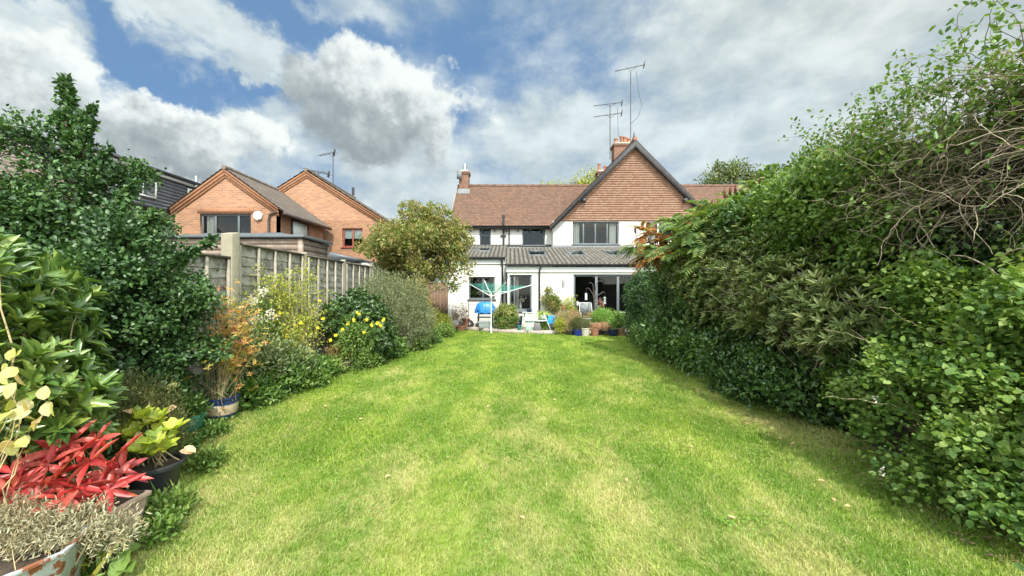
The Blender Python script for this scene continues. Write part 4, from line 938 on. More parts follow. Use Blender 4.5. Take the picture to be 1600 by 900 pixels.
def strap_clump(name, label, base, n, L, wd, mat, seed, cat='plant', lean=.8, up=1.0):
    rs = np.random.default_rng(seed); lv = Leaves(); b = np.array(base)+rs.normal(size=(n, 3))*[.035, .035, 0]
    ax = rs.normal(size=(n, 3))*[lean, lean, .1]+[0, 0, up]; s = L*(.5+.7*rs.random(n))
    lv.add(b, ax, np.cross(ax, rs.normal(size=(n, 3)))+[0, 0, .1], s, wd, 'strap'); o = lv.build(name, mat, None); return tagit(o, label, cat)
strap_clump('strap_leaf_clump', 'yellow-green strappy leaves beside the galvanised planter in the corner', (-2.28, 2.05, 0), 26, .26, .020, G_yg, 70, lean=.5)
strap_clump('strap_leaf_clump', 'thin arching blades growing at the foot of the black pot', (-2.42, 2.72, 0), 18, .24, .011, G_bright, 71, lean=.7)
rs = np.random.default_rng(72); lv = Leaves(); pts = np.array([[-2.32, 2.2, .03], [-2.2, 2.28, .04], [-2.42, 2.33, .03], [-2.15, 2.12, .03], [-2.3, 2.02, .03], [-2.38, 2.13, .05], [-2.1, 2.02, .03]])
n = len(pts); lv.add(pts, rs.normal(size=(n, 3))*[.8, .8, .1]+[.4, 0, .35], rs.normal(size=(n, 3))*.2+[0, -.3, 1], .16, .085, 'big')
tagit(lv.build('broad_leaf_rosette', G_bright, None), 'broad pale green leaves lying on the lawn edge near the galvanised planter', 'plant')

# --- middle of the left border
shrub('silver_leaf_shrub', 'grey-green leaning shrub behind the orange-leaved pot plant', 'shrub', (-3.7, 5.4, 0), [(-3.72, 5.5, .55, .36, .45, .5), (-3.55, 5.9, .4, .4, .5, .36)], 800, 7, .06, .020, .05, leafmat('sage_leaf', [(.09, .14, .05), (.15, .20, .08), (.22, .27, .10), (.30, .32, .14)], .5, .3), 'lance', 30, .006, M_twig, 9, up=.5)
shrub('leafy_perennial', 'mid green leafy perennial spilling over the border in front of the yellow climber', 'plant', (-3.45, 5.75, 0), [(-3.55, 5.9, .26, .42, .5, .28), (-3.42, 6.6, .2, .3, .4, .2), (-3.5, 5.1, .16, .28, .4, .18)], 1000, 7, .07, .032, .04, G_mid, 'oval', 20, .005, M_stemg, 10)
shrub('lime_perennial', 'lime green low perennial at the lawn edge beside the stone trough', 'plant', (-3.3, 6.3, 0), [(-3.28, 6.25, .14, .28, .35, .15), (-3.4, 7.0, .16, .25, .25, .16)], 620, 6, .05, .028, .03, G_bright, 'oval', 10, .004, M_stemg, 11)
# yellow flowering climber against the fence
o, p, rs = shrub('yellow_rose', 'tall sparse climber with yellow-green leaves and yellow flowers against the fence', 'climber', (-3.85, 6.7, 0),
      [(-3.9, 6.6, 1.35, .26, .75, .62), (-3.8, 7.1, 1.0, .32, .8, .6), (-3.75, 6.4, .8, .3, .6, .5), (-3.85, 7.3, 1.75, .18, .35, .3), (-3.9, 6.3, 1.55, .16, .3, .3)], 720, 6, .046, .022, .045, G_yg, 'oval', 60, .008, M_straw, 12, shell=.9, lump=.4)
q = np.array([W(*a) for a in ((438, 490, 6.2), (497, 512, 6.6), (462, 538, 6.3), (517, 532, 6.7), (525, 524, 6.8), (449, 525, 6.2), (486, 549, 6.4), (470, 505, 6.3), (505, 498, 6.7), (535, 515, 6.9), (429, 502, 6.2), (500, 470, 6.9))]); 
for a in q: fl_ = Leaves(); whorls(fl_, a[None]+rs.normal(size=(2, 3))*.005, np.array([[.2, -1, .4], [.4, -1, .7]]), 8, .034, .018, 'lance', 1.4, .2, rs); fl_.build('flower', G_yflow, o)
o, p, rs = shrub('dark_green_climber', 'dark leafy climber on the lower fence left of the yellow-flowered one', 'climber', (-3.95, 6.1, 0), [(-4.0, 6.15, 1.1, .16, .4, .5), (-3.9, 6.2, .5, .25, .4, .5)], 500, 7, .045, .022, .04, G_mid, 'oval', 24, .006, M_twig, 13, shell=.8)
shrub('wispy_shrub', 'thin grey twiggy shrub standing against the fence panel', 'shrub', (-3.95, 5.35, 0), [(-3.95, 5.5, .95, .25, .3, .55)], 260, 6, .045, .014, .05, G_grey, 'lance', 60, .005, M_twig, 14, shell=.9)
fl_ = thing('white_hydrangea', (-3.9, 5.6, 0), 'faded white flower heads on tall stems in front of the fence', 'plant')
rs = np.random.default_rng(73); q = np.array([W(410, 456, 5.7), W(396, 470, 5.6), (W(424, 492, 5.75)), W(400, 500, 5.6)])
for a in q: lv = Leaves(); lv.add(a+rs.normal(size=(90, 3))*.035, rs.normal(size=(90, 3)), rs.normal(size=(90, 3)), .03, .025, 'quad'); lv.build('flower_head', G_white, fl_)
stems('stem', (-3.9, 5.6, 0), q, .005, M_straw, fl_, rs=rs)

o, p, rs = shrub('mexican_orange_shrub', 'dense dark glossy shrub with pale leaf tips right of the yellow-flowered climber', 'shrub', (-3.3, 8.3, 0),
      [(-3.35, 8.3, .75, .6, .7, .7), (-3.0, 8.0, .6, .5, .55, .55), (-3.5, 8.9, 1.1, .5, .6, .6), (-3.45, 7.9, 1.1, .4, .4, .45)], 900, 1, .01, .01, .04, G_dark, 'lance', 30, .01, M_twigd, 15)
lv = Leaves(); p, o_ = blob_pts(2300, [(-3.35, 8.3, .75, .62, .7, .72), (-3.0, 8.0, .6, .54, .58, .58), (-3.5, 8.9, .95, .54, .64, .62), (-3.45, 7.9, .95, .44, .44, .45)], .35, .25, rs)
whorls(lv, p, unit(o_+[0, 0, .5]), 8, .085, .026, 'lance', 1.0, .3, rs); lv.build('leaf_whorls', G_dark, o)
fl2 = Leaves(); q = np.array([W(*a) for a in ((573, 500, 7.4), (580, 508, 7.3), (590, 505, 7.3), (598, 500, 7.4), (568, 520, 7.2), (545, 505, 7.3), (552, 500, 7.3), (560, 489, 7.4), (595, 508, 7.35))])
SF = thing('yellow_daisies', (-3.0, 7.35, 0), 'cluster of tall yellow daisies in front of the dark glossy shrub', 'flower'); 
for a in q: fl2 = Leaves(); whorls(fl2, a[None]+rs.normal(size=(2, 3))*.012, np.array([[.1, -1, .35], [.2, -1, .5]]), 9, .036, .017, 'lance', 1.5, .15, rs); fl2.build('flower', G_yflow, SF)
stems('stem', (-3.0, 7.35, 0), q, .005, M_stemg, SF, rs=rs)
lv = Leaves(); foliage(lv, [(-3.0, 7.35, .5, .3, .25, .5)], 220, 6, .06, .02, .04, 'lance', rs=rs); lv.build('foliage', G_bright, SF)
shrub('grey_leaved_shrub', 'large soft grey-green shrub between the dark glossy shrub and the round tree', 'shrub', (-2.95, 10.3, 0),
      [(-3.0, 10.3, 1.05, .85, .8, .95), (-2.7, 10.0, .7, .7, .7, .65), (-3.4, 10.0, 1.4, .6, .6, .65), (-3.3, 9.6, .9, .6, .6, .8)], 5200, 8, .045, .013, .05, G_grey, 'lance', 60, .012, M_twig, 16, shell=.4, lump=.22, up=.6)
shrub('reddish_viburnum', 'patch of orange tinted foliage at the top of the grey shrub', 'shrub', (-2.75, 11.4, 0), [(-2.85, 11.4, 1.35, .42, .4, .65), (-2.6, 11.3, .8, .3, .3, .5)], 800, 7, .055, .028, .05, leafmat('orange_tint_leaf', [(.16, .18, .05), (.30, .26, .08), (.40, .24, .09)], .5, .3), 'oval', 20, .01, M_twig, 17, shell=.5)
for i, (x, y, r, h, mt, lb) in enumerate(((-2.95, 7.9, .24, .16, G_bright, 'bright leafy clump on the lawn edge below the yellow daisies'), (-2.78, 8.9, .30, .19, G_mid, 'mid green leafy clump on the lawn edge below the grey shrub'), (-2.5, 10.2, .28, .17, G_bright, 'light green clump where the border narrows toward the patio'),
                                       (-2.42, 11.4, .26, .18, G_mid, 'small leafy clump on the border just before the patio bushes'), (-2.3, 12.9, .3, .2, G_bright, 'yellow-green clump at the far end of the left border'))):
    shrub('border_perennial', lb, 'plant', (x-.05, y, 0), [(x, y, h, r, r*1.5, h*1.1)], 420, 7, .065, .03, .04, mt, 'oval', 8, .004, M_stemg, 20+i, up=.5)
shrub('golden_bush', 'loose yellowish bush at the end of the border by the white wall', 'shrub', (-2.75, 13.6, 0), [(-2.8, 13.6, .45, .38, .4, .45), (-2.45, 13.9, .35, .3, .3, .35)], 900, 7, .05, .018, .05, G_yg, 'lance', 40, .006, M_straw, 26, shell=.6)
shrub('bronze_bush', 'small bronze and green bush under the round tree', 'shrub', (-3.3, 12.9, 0), [(-3.2, 12.9, .5, .4, .4, .5)], 600, 7, .05, .022, .05, leafmat('bronze_leaf', [(.12, .14, .04), (.26, .14, .08), (.10, .17, .04)], .5, .25), 'oval', 30, .006, M_twig, 27, shell=.6)

# round golden tree
rs = np.random.default_rng(30); tb = (-3.25, 12.9, 0); T = thing('round_tree', tb, 'round-headed tree with golden green leaves standing left of the white house', 'tree')
cent = []
for i in range(62):
    d = unit(rs.normal(size=3)); r = .55+.4*rs.random()
    c = np.array([-3.12, 12.9, 3.05])+d*[1.62*r, 1.5*r, 1.25*r]
    if c[2] < 2.0 and abs(c[0]+3.2) > 1.2: c[2] += .5
    s_ = .24+.30*rs.random(); cent.append((*c, s_*1.1, s_, s_*.75))
cent.append((-2.1, 12.7, 1.75, .35, .3, .22)); cent.append((-3.2, 12.9, 3.2, .7, .7, .6)); cent.append((-3.35, 12.9, 4.25, .5, .5, .25)); cent.append((-2.55, 12.8, 4.1, .5, .5, .28))
lv = Leaves(); p, o_ = foliage(lv, cent, 4300, 9, .088, .044, .060, 'oval', shell=.45, lump=.35, rs=rs, up=.3, nup=.5); lv.build('crown', G_treeyg, T)
tw = Twigs(); trk = curve(tb, (-3.1, 12.9, 1.9), 0, .06, 8, rs); tw.add(trk, .10, .06, 8); trk2 = curve((-3.2, 12.9, .7), (-2.7, 12.75, 1.7), .02, .08, 8, rs); tw.add(trk2, .06, .03, 6); tw.build('trunk', M_bark, T)
tw = Twigs()
for c in cent[:46]: tw.add(curve(trk[-2+rs.integers(0, 2)], c[:3], .03, .10, 8, rs), .04, .010, 5)
for q in p[rs.choice(len(p), 260, False)]:
    a = min(cent[:46], key=lambda c: sum((c[j]-q[j])**2 for j in range(3))); tw.add(curve(a[:3], q, .02, .1, 5, rs), .009, .003, 3)
# long low branch reaching to the wall
br = curve((-2.75, 12.75, 1.5), W(748, 428, 12.4), -.05, .04, 9, rs); tw.add(br, .02, .005, 4); tw.build('branch', M_bark, T)
lv = Leaves(); q = np.repeat(br[4:], 7, 0)+rs.normal(size=(35, 3))*.09; lv.add(q, rs.normal(size=q.shape), rs.normal(size=q.shape)+[0, 0, .8], .07, .035, 'oval'); lv.build('twig_leaves', G_treeyg, T)

# trees behind the roofs
G_far = leafmat('far_green_leaf', [(.07, .12, .03), (.12, .17, .04), (.19, .22, .06)], .6, .3)
def far_tree(label, base, tops, mat, seed, L=.26, n=700, k=7, narrow=False):
    rs = np.random.default_rng(seed); o = thing('tree', base, label, 'tree'); lv = Leaves()
    p, _ = foliage(lv, tops, n, k, L, L*.45, .22, 'oval', shell=.9, lump=.4, rs=rs, up=.5); lv.build('crown', mat, o)
    tw = Twigs(); tk = curve(base, (tops[0][0], tops[0][1], tops[0][2]), 0, .02, 8, rs); tw.add(tk, .3, .1, 8); tw.build('trunk', M_bark, o)
    tw = Twigs()
    for c in tops:
        for _ in range(5): tw.add(curve(tk[-3+rs.integers(0, 3)], np.array(c[:3])+rs.normal(size=3)*np.array(c[3:])*.6, .03, .1, 8, rs), .07, .015, 4)
    tw.build('branch', M_bark, o)
far_tree('pale yellow-green tree rising behind the left part of the red roof', (4.2, 33, 0), [(4.0, 33, 9.9, .9, .8, .9), (3.0, 33, 9.9, .7, .6, .9), (6.3, 33, 10.6, .7, .6, 1.2), (5.5, 33, 10.2, .7, .6, .9), (7.0, 33, 11.4, .35, .4, .7)], G_pale, 40, .20, 330)
far_tree('airy green tree rising behind the roof right of the gable', (17.3, 30, 0), [(17.0, 30, 10.6, 1.1, .9, .7), (18.4, 30, 10.4, 1.0, .8, .6), (15.6, 30, 10.0, .9, .8, .6), (16.2, 30, 11.1, .6, .6, .45), (17.6, 30, 11.3, .6, .6, .35), (18.9, 30, 9.8, .8, .8, .6), (15.2, 30, 9.3, .7, .7, .6), (19.6, 30, 10.1, .5, .5, .4)], G_far, 41, .20, 520)

# ------------------------------------------------------------------ right-hand hedge, plant by plant
# bright rounded-leaf shrub in the right foreground
rs = np.random.default_rng(50)
def cl_x(p): return (p[:, 0] > 2.42) & (p[:, 1] > 1.5)
o, p, rs = shrub('snowberry_shrub', 'bright green shrub with small rounded leaves in the right foreground', 'shrub', (3.5, 2.7, 0),
   clumps([(3.48, 2.75, .75, .58, .62, .72), (3.55, 2.2, 1.0, .52, .6, .85), (3.6, 3.4, .85, .47, .55, .75), (3.3, 2.45, .42, .45, .45, .36), (3.67, 2.9, 1.45, .42, .6, .5), (3.35, 3.15, .5, .40, .4, .40), (3.4, 1.95, .7, .42, .5, .6)], 85, .10, .34, np.random.default_rng(9), .65)+[(3.65, 2.7, .8, .4, .7, .7)],
   7200, 9, .037, .029, .045, G_bright, 'big', 120, .009, M_twigd, 51, shell=.6, lump=.40, clip=cl_x, nup=1.2, up=.1, lvar=.55)
tw = Twigs(); lv = Leaves()
for a, b_ in ((W(1560, 640, 2.9), W(1375, 480, 3.0)), (W(1500, 640, 3.0), W(1290, 515, 3.2)), (W(1540, 700, 2.7), W(1290, 620, 3.1)), (W(1600, 560, 2.6), W(1560, 430, 2.6)), (W(1560, 520, 2.8), W(1480, 450, 2.9)), (W(1450, 700, 2.9), W(1380, 560, 3.0)), (W(1560, 760, 2.6), W(1500, 805, 2.45)), (W(1600, 700, 2.4), W(1590, 800, 2.3)), (W(1600, 500, 2.5), W(1610, 400, 2.5)), (W(1420, 650, 3.0), W(1330, 560, 3.15))):
    c = curve(a, b_, .10, .04, 18, rs); tw.add(c, .006, .0015, 4)
    q = np.repeat(c[2:], 2, 0); n = len(q); tg = np.repeat(unit(np.gradient(c, axis=0))[2:], 2, 0); s = np.tile([1, -1], n//2)[:, None]
    sd_ = unit(np.cross(tg, [0, 0.3, 1])); lv.add(q, sd_*s+tg*.5+rs.normal(size=(n, 3))*.2, np.cross(tg, sd_)*-1+rs.normal(size=(n, 3))*.25+[0, -.2, .5], np.linspace(.05, .022, n), np.linspace(.036, .014, n), 'big')
tw.build('long_shoots', M_twig, o); lv.build('shoot_leaves', G_bright, o)
lv = Leaves(); q = np.array([W(1365, 620, 2.95), W(1368, 630, 2.95), W(1376, 735, 2.75), W(1379, 742, 2.75)]); q = np.repeat(q, 6, 0)+rs.normal(size=(24, 3))*.008; lv.add(q, rs.normal(size=q.shape), rs.normal(size=q.shape), .018, .014, 'big'); lv.build('flowers', G_white, o)

# dry vine tangle above it
rs = np.random.default_rng(52); V = thing('climbing_vine', (4.0, 3.1, 0), 'tangled brown bare vine with scattered green leaves, top right', 'climber')
def vine(tw, a, d, n, st, r, mat=None, wob=.45, grav=-.02):
    P = [np.array(a, float)]; d = unit(np.array(d, float))
    for _ in range(n): d = unit(d+rs.normal(size=3)*wob*.5+[0, 0, grav]); P.append(P[-1]+d*st)
    P = np.array(P); tw.add(P, r, r*.35, 4); return P
tw1, tw2_ = Twigs(), Twigs(); tips = []
for i in range(1050):
    y = rs.uniform(2.2, 3.9); z = rs.uniform(2.15, 3.35-.10*(y-2.2)) ; x = rs.uniform(3.35, 4.3)+.18*(z-1.9)
    P = vine(tw1 if i % 2 else tw2_, (x, y, z), rs.normal(size=3)*[.7, 1, .5]+[-.35, .1, .1], rs.integers(7, 16), .055, rs.uniform(.0018, .0055), grav=-.06)
    if rs.random() < .22: tips.append(P[-1])
for i in range(90):     # arching sprays against the sky
    y = rs.uniform(2.5, 4.6); x = 3.5+.3*rs.random(); z = 3.1+.2*rs.random()-.07*(y-2.5)
    P = vine(tw2_ if i % 3 else tw1, (x, y, z), (-.8+.5*rs.normal(), .2*rs.normal(), .75+.3*rs.normal()), rs.integers(8, 17), .045, .003, wob=.42, grav=-.09); tips += list(P[5::2])
for i in range(9):     # thick gnarled leaders
    y = rs.uniform(2.3, 3.4); vine(tw2_, (3.45+.2*rs.random(), y, 1.2+rs.random()*.9), (-.1*rs.random(), rs.normal()*.6, 1), 18, .06, .0065, wob=.55, grav=0)
tw1.build('dark_stem', M_twigd, V); tw2_.build('pale_stem', M_twig, V)
tips = np.array(tips); lv = Leaves(); q = np.repeat(tips, 4, 0)+rs.normal(size=(len(tips)*4, 3))*.035; lv.add(q, rs.normal(size=q.shape)+[0, 0, -.1], rs.normal(size=q.shape)*.6+[0, 0, .8], .05*(.5+.7*rs.random(len(q))), .026, 'oval'); lv.build('foliage', G_mid, V)
lv = Leaves(); foliage(lv, [(3.95, 2.75, 3.05, .45, .5, .35), (4.1, 2.3, 3.15, .5, .4, .35), (3.9, 3.7, 2.85, .35, .55, .3), (3.75, 3.9, 2.2, .35, .5, .5)], 1300, 6, .06, .032, .05, 'oval', shell=.8, lump=.4, rs=rs); lv.build('leaf_mass', G_bright, V)
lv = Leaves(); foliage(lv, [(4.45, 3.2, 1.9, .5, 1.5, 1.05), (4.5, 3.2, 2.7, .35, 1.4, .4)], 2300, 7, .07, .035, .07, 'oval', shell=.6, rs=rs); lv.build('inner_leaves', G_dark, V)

# light green leafy climber behind the spindly shrub
shrub('leafy_climber', 'bright mid green leafy climber left of the bare vine tangle', 'climber', (4.3, 5.2, 0), clumps([(3.85, 4.5, 2.35, .48, .6, .62), (4.05, 4.9, 2.55, .5, .7, .62), (4.2, 5.6, 2.45, .5, .7, .62), (4.1, 4.3, 2.6, .45, .5, .6), (4.2, 5.1, 1.8, .5, 1.1, .8)], 80, .12, .36, np.random.default_rng(4))+[(4.2, 5.0, 2.2, .4, .9, .6)],
      4200, 8, .058, .034, .055, G_mid, 'oval', 50, .01, M_twigd, 53, shell=.5, lump=.3)
lv = Leaves(); rs = np.random.default_rng(54); o = bpy.data.objects['leafy_climber']; foliage(lv, [(3.8, 4.4, 2.6, .5, .8, .5), (3.9, 4.9, 2.7, .5, .9, .55), (4.1, 5.6, 2.65, .45, .8, .5)], 2300, 7, .055, .034, .05, 'oval', rs=rs, shell=.3, lump=.35); lv.build('young_leaves', G_bright, o)
shrub('dark_upright_shrub', 'dark upright shrub with spiky leaves showing above the leafy climber', 'shrub', (4.45, 5.6, 0), [(4.35, 5.5, 3.05, .34, .4, .52), (4.5, 5.9, 2.4, .5, .5, .8)], 1300, 8, .08, .02, .05, G_dark, 'lance', 40, .012, M_twigd, 55, up=.9, shell=.7, lump=.35)

# olive spindly shrub with long pale branches
rs = np.random.default_rng(56); sb = (3.75, 3.6, 0); S = thing('spindly_shrub', sb, 'olive green shrub with long pale slanting branches in front of the hedge', 'shrub')
sbl = [(3.55, 5.6, 1.55, .50, .8, .66), (3.5, 4.7, 1.45, .52, .7, .60), (3.6, 6.6, 1.6, .50, .8, .70), (3.75, 6.9, 2.35, .45, .8, .5), (3.85, 5.9, 2.3, .45, .6, .45), (3.5, 4.1, 1.3, .42, .5, .45), (3.55, 7.5, 1.9, .4, .5, .6)]
p, o_ = blob_pts(3300, sbl, .55, .3, rs); lv = Leaves(); whorls(lv, p, unit(o_*.7+[-.1, .1, .7]), 8, .100, .024, 'lance', .9, .35, rs, .1); lv.build('foliage', G_olive, S)
tw = Twigs()
front = p[(p[:, 0] < 3.55)]
for i in range(75):
    q = front[rs.integers(len(front))]; a = (3.72+.14*rs.normal(), 3.2+1.8*rs.random(), .35+.9*rs.random()); tw.add(curve(a, q+[-.06, 0, .03], .05, .06, 12, rs), .008, .0025, 5)
for q in p[rs.choice(len(p), 160, False)]: tw.add(curve(q-unit(rs.normal(size=3)+[0, -.8, .3])*.35+[.1, -.1, -.1], q, .02, .08, 5, rs), .005, .002, 3)
tw.build('branch', M_twig, S)

# mass of the mid hedge, three plants
shrub('laurel_hedge', 'dark green broad-leaved hedge along the right edge of the lawn', 'hedge', (4.1, 8.5, 0), clumps([(3.95, 7.0, .95, .62, .9, .95), (3.95, 8.4, 1.15, .62, .9, 1.1), (4.05, 9.7, 1.2, .65, .8, 1.15), (4.3, 8.0, 2.1, .6, 1.2, .7), (4.4, 6.5, 2.2, .6, 1.2, .8), (4.5, 5.0, 1.5, .5, 1.0, 1.0)], 110, .22, .6, np.random.default_rng(1))+[(4.2, 8, 1.0, .6, 2.6, .9)],
      7600, 8, .085, .046, .07, leafmat('laurel_leaf', [(.03, .075, .02), (.06, .125, .03), (.09, .17, .04), (.15, .22, .06)], .35, .2), 'oval', 80, .014, M_twigd, 57, shell=.45, lump=.25)
shrub('low_dark_shrub', 'low dark leafy shrub at the hedge foot under the slanting branches', 'shrub', (3.75, 5.2, 0), clumps([(3.62, 5.0, .45, .52, .7, .46), (3.68, 6.0, .5, .55, .7, .52), (3.6, 4.2, .45, .46, .5, .44), (3.9, 4.6, .9, .45, 1.0, .6)], 60, .12, .38, np.random.default_rng(2))+[(3.85, 5.0, .5, .5, 1.1, .5)],
      3600, 8, .06, .032, .055, G_dark, 'oval', 60, .008, M_twigd, 58, shell=.45, lump=.3)
shrub('low_dark_shrub', 'low mid green shrub at the hedge foot nearer the house', 'shrub', (3.75, 7.6, 0), [(3.62, 7.1, .42, .48, .7, .45), (3.62, 8.2, .42, .46, .7, .45), (3.7, 9.4, .4, .5, .7, .42), (3.85, 10.5, .32, .55, .6, .34)],
      3200, 8, .062, .034, .055, G_mid, 'oval', 60, .008, M_twigd, 59, shell=.45, lump=.3)
shrub('ivy_column', 'dark small-leaved bush at the far end of the hedge beside the glass doors', 'shrub', (3.95, 11.6, 0), [(3.95, 11.6, 1.3, .52, .5, .85), (3.95, 11.5, .6, .56, .55, .6), (4.1, 11.6, 1.75, .4, .4, .4)], 4200, 8, .040, .024, .045, G_holly, 'oval', 40, .01, M_twigd, 60, shell=.4, lump=.15)

# sumac
rs = np.random.default_rng(65); ub = (4.6, 9.6, 0); U = thing('sumac_tree', ub, 'sumac with feathery leaves, some turning orange, and dark red cones above the hedge', 'tree')
lvg, lvo, tw, twb = Leaves(), Leaves(), Twigs(), Twigs()
heads = [W(a[0], a[1]-6, a[2]*.80) for a in ((1010, 372, 10.6), (1035, 385, 10.4), (1060, 365, 10.2), (1090, 350, 9.8), (1110, 372, 9.4), (1135, 345, 9.2), (1150, 320, 9.0), (1180, 305, 8.8), (1085, 395, 9.8), (1120, 400, 9.0), (1060, 410, 10.0), (1015, 405, 10.6), (1165, 350, 8.8), (1200, 290, 8.4), (1100, 330, 10.2), (1205, 320, 8.2), (1078, 372, 8.8), (1100, 395, 8.5), (1060, 395, 9.2), (1120, 350, 8.6), (1140, 330, 8.4), (1085, 345, 9.0), (1105, 420, 8.4), (1040, 405, 10.0), (1025, 395, 10.4), (995, 392, 10.8), (1045, 350, 10.8))]
for i, hpos in enumerate(heads):
    hpos = np.array(hpos); c = curve((4.5+.2*rs.normal(), 9.6+.3*rs.normal(), .2), hpos, .05, .05, 9, rs); twb.add(c, .03, .010, 5)
    n = 17; d = rs.normal(size=(n, 3))*[1, 1, .35]+[-.2, -.2, .35]
    og = i in (0, 1, 11, 3, 23)
    fronds(lvo if og else lvg, tw, np.repeat(hpos[None], n, 0)+rs.normal(size=(n, 3))*.05, d, .46, 10, .125, .033, .45, rs)
lvg.build('foliage', G_sumac, U); lvo.build('turning_foliage', G_sumaco, U); tw.build('rachis', M_stemg, U); twb.build('trunk', M_bark, U)
for px, py, Y, tx in ((1103, 362, 9.3, -.35), (1149, 303, 9.0, 0), (1140, 305, 9.0, .1), (1133, 310, 9.0, -.1), (1044, 354, 10.6, 0), (1024, 362, 10.5, 0), (1004, 360, 10.6, .05), (1110, 325, 9.4, .2), (1128, 388, 8.8, .2), (993, 365, 10.7, -.1), (1066, 347, 10.4, -.1), (1095, 333, 9.7, 0), (1186, 288, 8.4, .1)):
    a = np.array(W(px, py, Y*.79)); b = a+[tx*.2, 0, .17]; MB().tube([a, a+(b-a)*.2, a+(b-a)*.55, b], [.008, .026, .021, .005], 8).build('fruit_cone', M_cone, U, smooth=True)

for (x, y, r, h, mt, lb) in ((-2.33, 2.62, .13, .10, G_bright, 'soft green weed growing between the trough and the black pot'), (-2.22, 2.40, .10, .07, G_mid, 'low leafy weed on the lawn edge beside the terracotta trough'),
                             (-2.66, 3.35, .13, .10, G_bright, 'loose grassy weed behind the black pot at the lawn edge'), (-3.15, 4.05, .14, .09, G_mid, 'low weeds at the lawn edge before the green pot'), (-3.3, 5.2, .16, .12, G_bright, 'pale leafy weed just beyond the striped pot')):
    shrub('weed', lb, 'plant', (x, y, 0), [(x, y, h*.6, r, r, h)], 130, 6, .038, .017, .03, mt, 'oval', 6, .002, M_stemg, 130+int(y*10), up=.6, shell=.8)
# ------------------------------------------------------------------ pots in the left border
M_bpot = stuffmat('black_plastic', (.028, .03, .035), .35, .2, 6)
M_gpot = stuffmat('green_glazed', (.05, .20, .13), .4, .25, 8, c2=(.25, .35, .26), c2lo=.6, c2hi=.75)
M_blue = stuffmat('blue_glaze', (.015, .035, .20), .15, .2, 8)
M_navy = stuffmat('navy_glaze', (.012, .018, .06), .25, .2, 8)
M_stone = stuffmat('pale_stone', (.44, .41, .34), .95, .2, 9, bs=.4, c2=(.27, .26, .20), c2lo=.55, c2hi=.7)
M_pinkst = stuffmat('pinkish_terracotta', (.52, .36, .27), .9, .2, 9, bs=.3, c2=(.40, .33, .27))
M_compost = stuffmat('compost', (.05, .035, .022), .98, .4, 30, bs=.9, bscale=60, c2=(.22, .16, .10), c2lo=.6, c2hi=.7)
M_galv = stuffmat('galvanised_with_rust', (.44, .50, .52), .5, .2, 7, metal=.35, bs=.2, c2=(.26, .095, .045), c2lo=.50, c2hi=.56)
m, t, b, out = newmat('striped_glaze'); s = N(t, 'ShaderNodeSeparateXYZ'); put(t, s.inputs[0], pos(t))
zz = M(t, 'ADD', s.outputs[2], M(t, 'MULTIPLY', NOISE(t, pos(t), 5, 2), .03))
put(t, b.inputs['Base Color'], RAMP(t, M(t, 'DIVIDE', zz, .34), [(0, (.02, .035, .10)), (.30, (.02, .035, .10)), (.36, (.46, .36, .22)), (.62, (.50, .42, .28)), (.68, (.02, .035, .10)), (1, (.015, .03, .09))])); b.inputs['Roughness'].default_value = .25; M_strip = m

def pot(name, label, c, r, h, mat, prof=None, group=None, foot=.72, lip=.012, n=28, category='plant pot', soil=True):
    o = thing(name, c, label, category, group)
    pr = prof or [(r*foot, 0), (r*foot+.005, .01), (r*(foot+(1-foot)*.5), h*.5), (r*.97, h*.86), (r*.975, h*.87), (r+lip, h*.88), (r+lip, h-.006), (r+lip*.4, h), (r-.015, h-.004), (r-.02, h*.8)]
    MB().lathe(pr, c, n).build('pot_body', mat, o, smooth=True)
    if soil: MB().lathe([(r-.03, h*.80), (r-.021, h*.86), (r*.5, h*.9)], c, n).build('compost', M_compost, o, smooth=True)
    return o
# galvanised octagonal planter, bottom left corner
gp = thing('galvanised_planter', (-2.42, 1.86, 0), 'rusty galvanised faceted planter in the bottom left corner', 'planter')
MB().lathe([(.21, 0), (.25, .27), (.262, .275), (.262, .295), (.24, .295), (.235, .2)], (-2.42, 1.86, 0), 8).build('planter_body', M_galv, gp, bevel=.004)
MB().lathe([(.22, .2), (.235, .24)], (-2.42, 1.86, 0), 8).build('compost', M_compost, gp)
rs = np.random.default_rng(80); lav = thing('grey_leaved_plant', (-2.42, 1.95, .24), 'dry silvery grey plant spilling over the rusty galvanised planter', 'plant')
lv = Leaves(); bl = [(-2.48, 1.95, .33, .22, .15, .09), (-2.30, 2.02, .31, .15, .14, .09), (-2.16, 2.08, .24, .10, .10, .09), (-2.62, 2.02, .36, .2, .15, .09)]
p, o_ = foliage(lv, bl, 720, 8, .028, .006, .024, 'lance', rs=rs, shell=.5, up=.5, lump=.25); lv.build('foliage', G_silver, lav)
tw = Twigs()
for q in p[rs.choice(len(p), 220, False)]: tw.add(curve(q*[1, 1, 0]+[0, 0, .22]+rs.normal(size=3)*.05, q, .05, .15, 5, rs), .0025, .001, 3)
tw.build('stem', M_straw, lav)
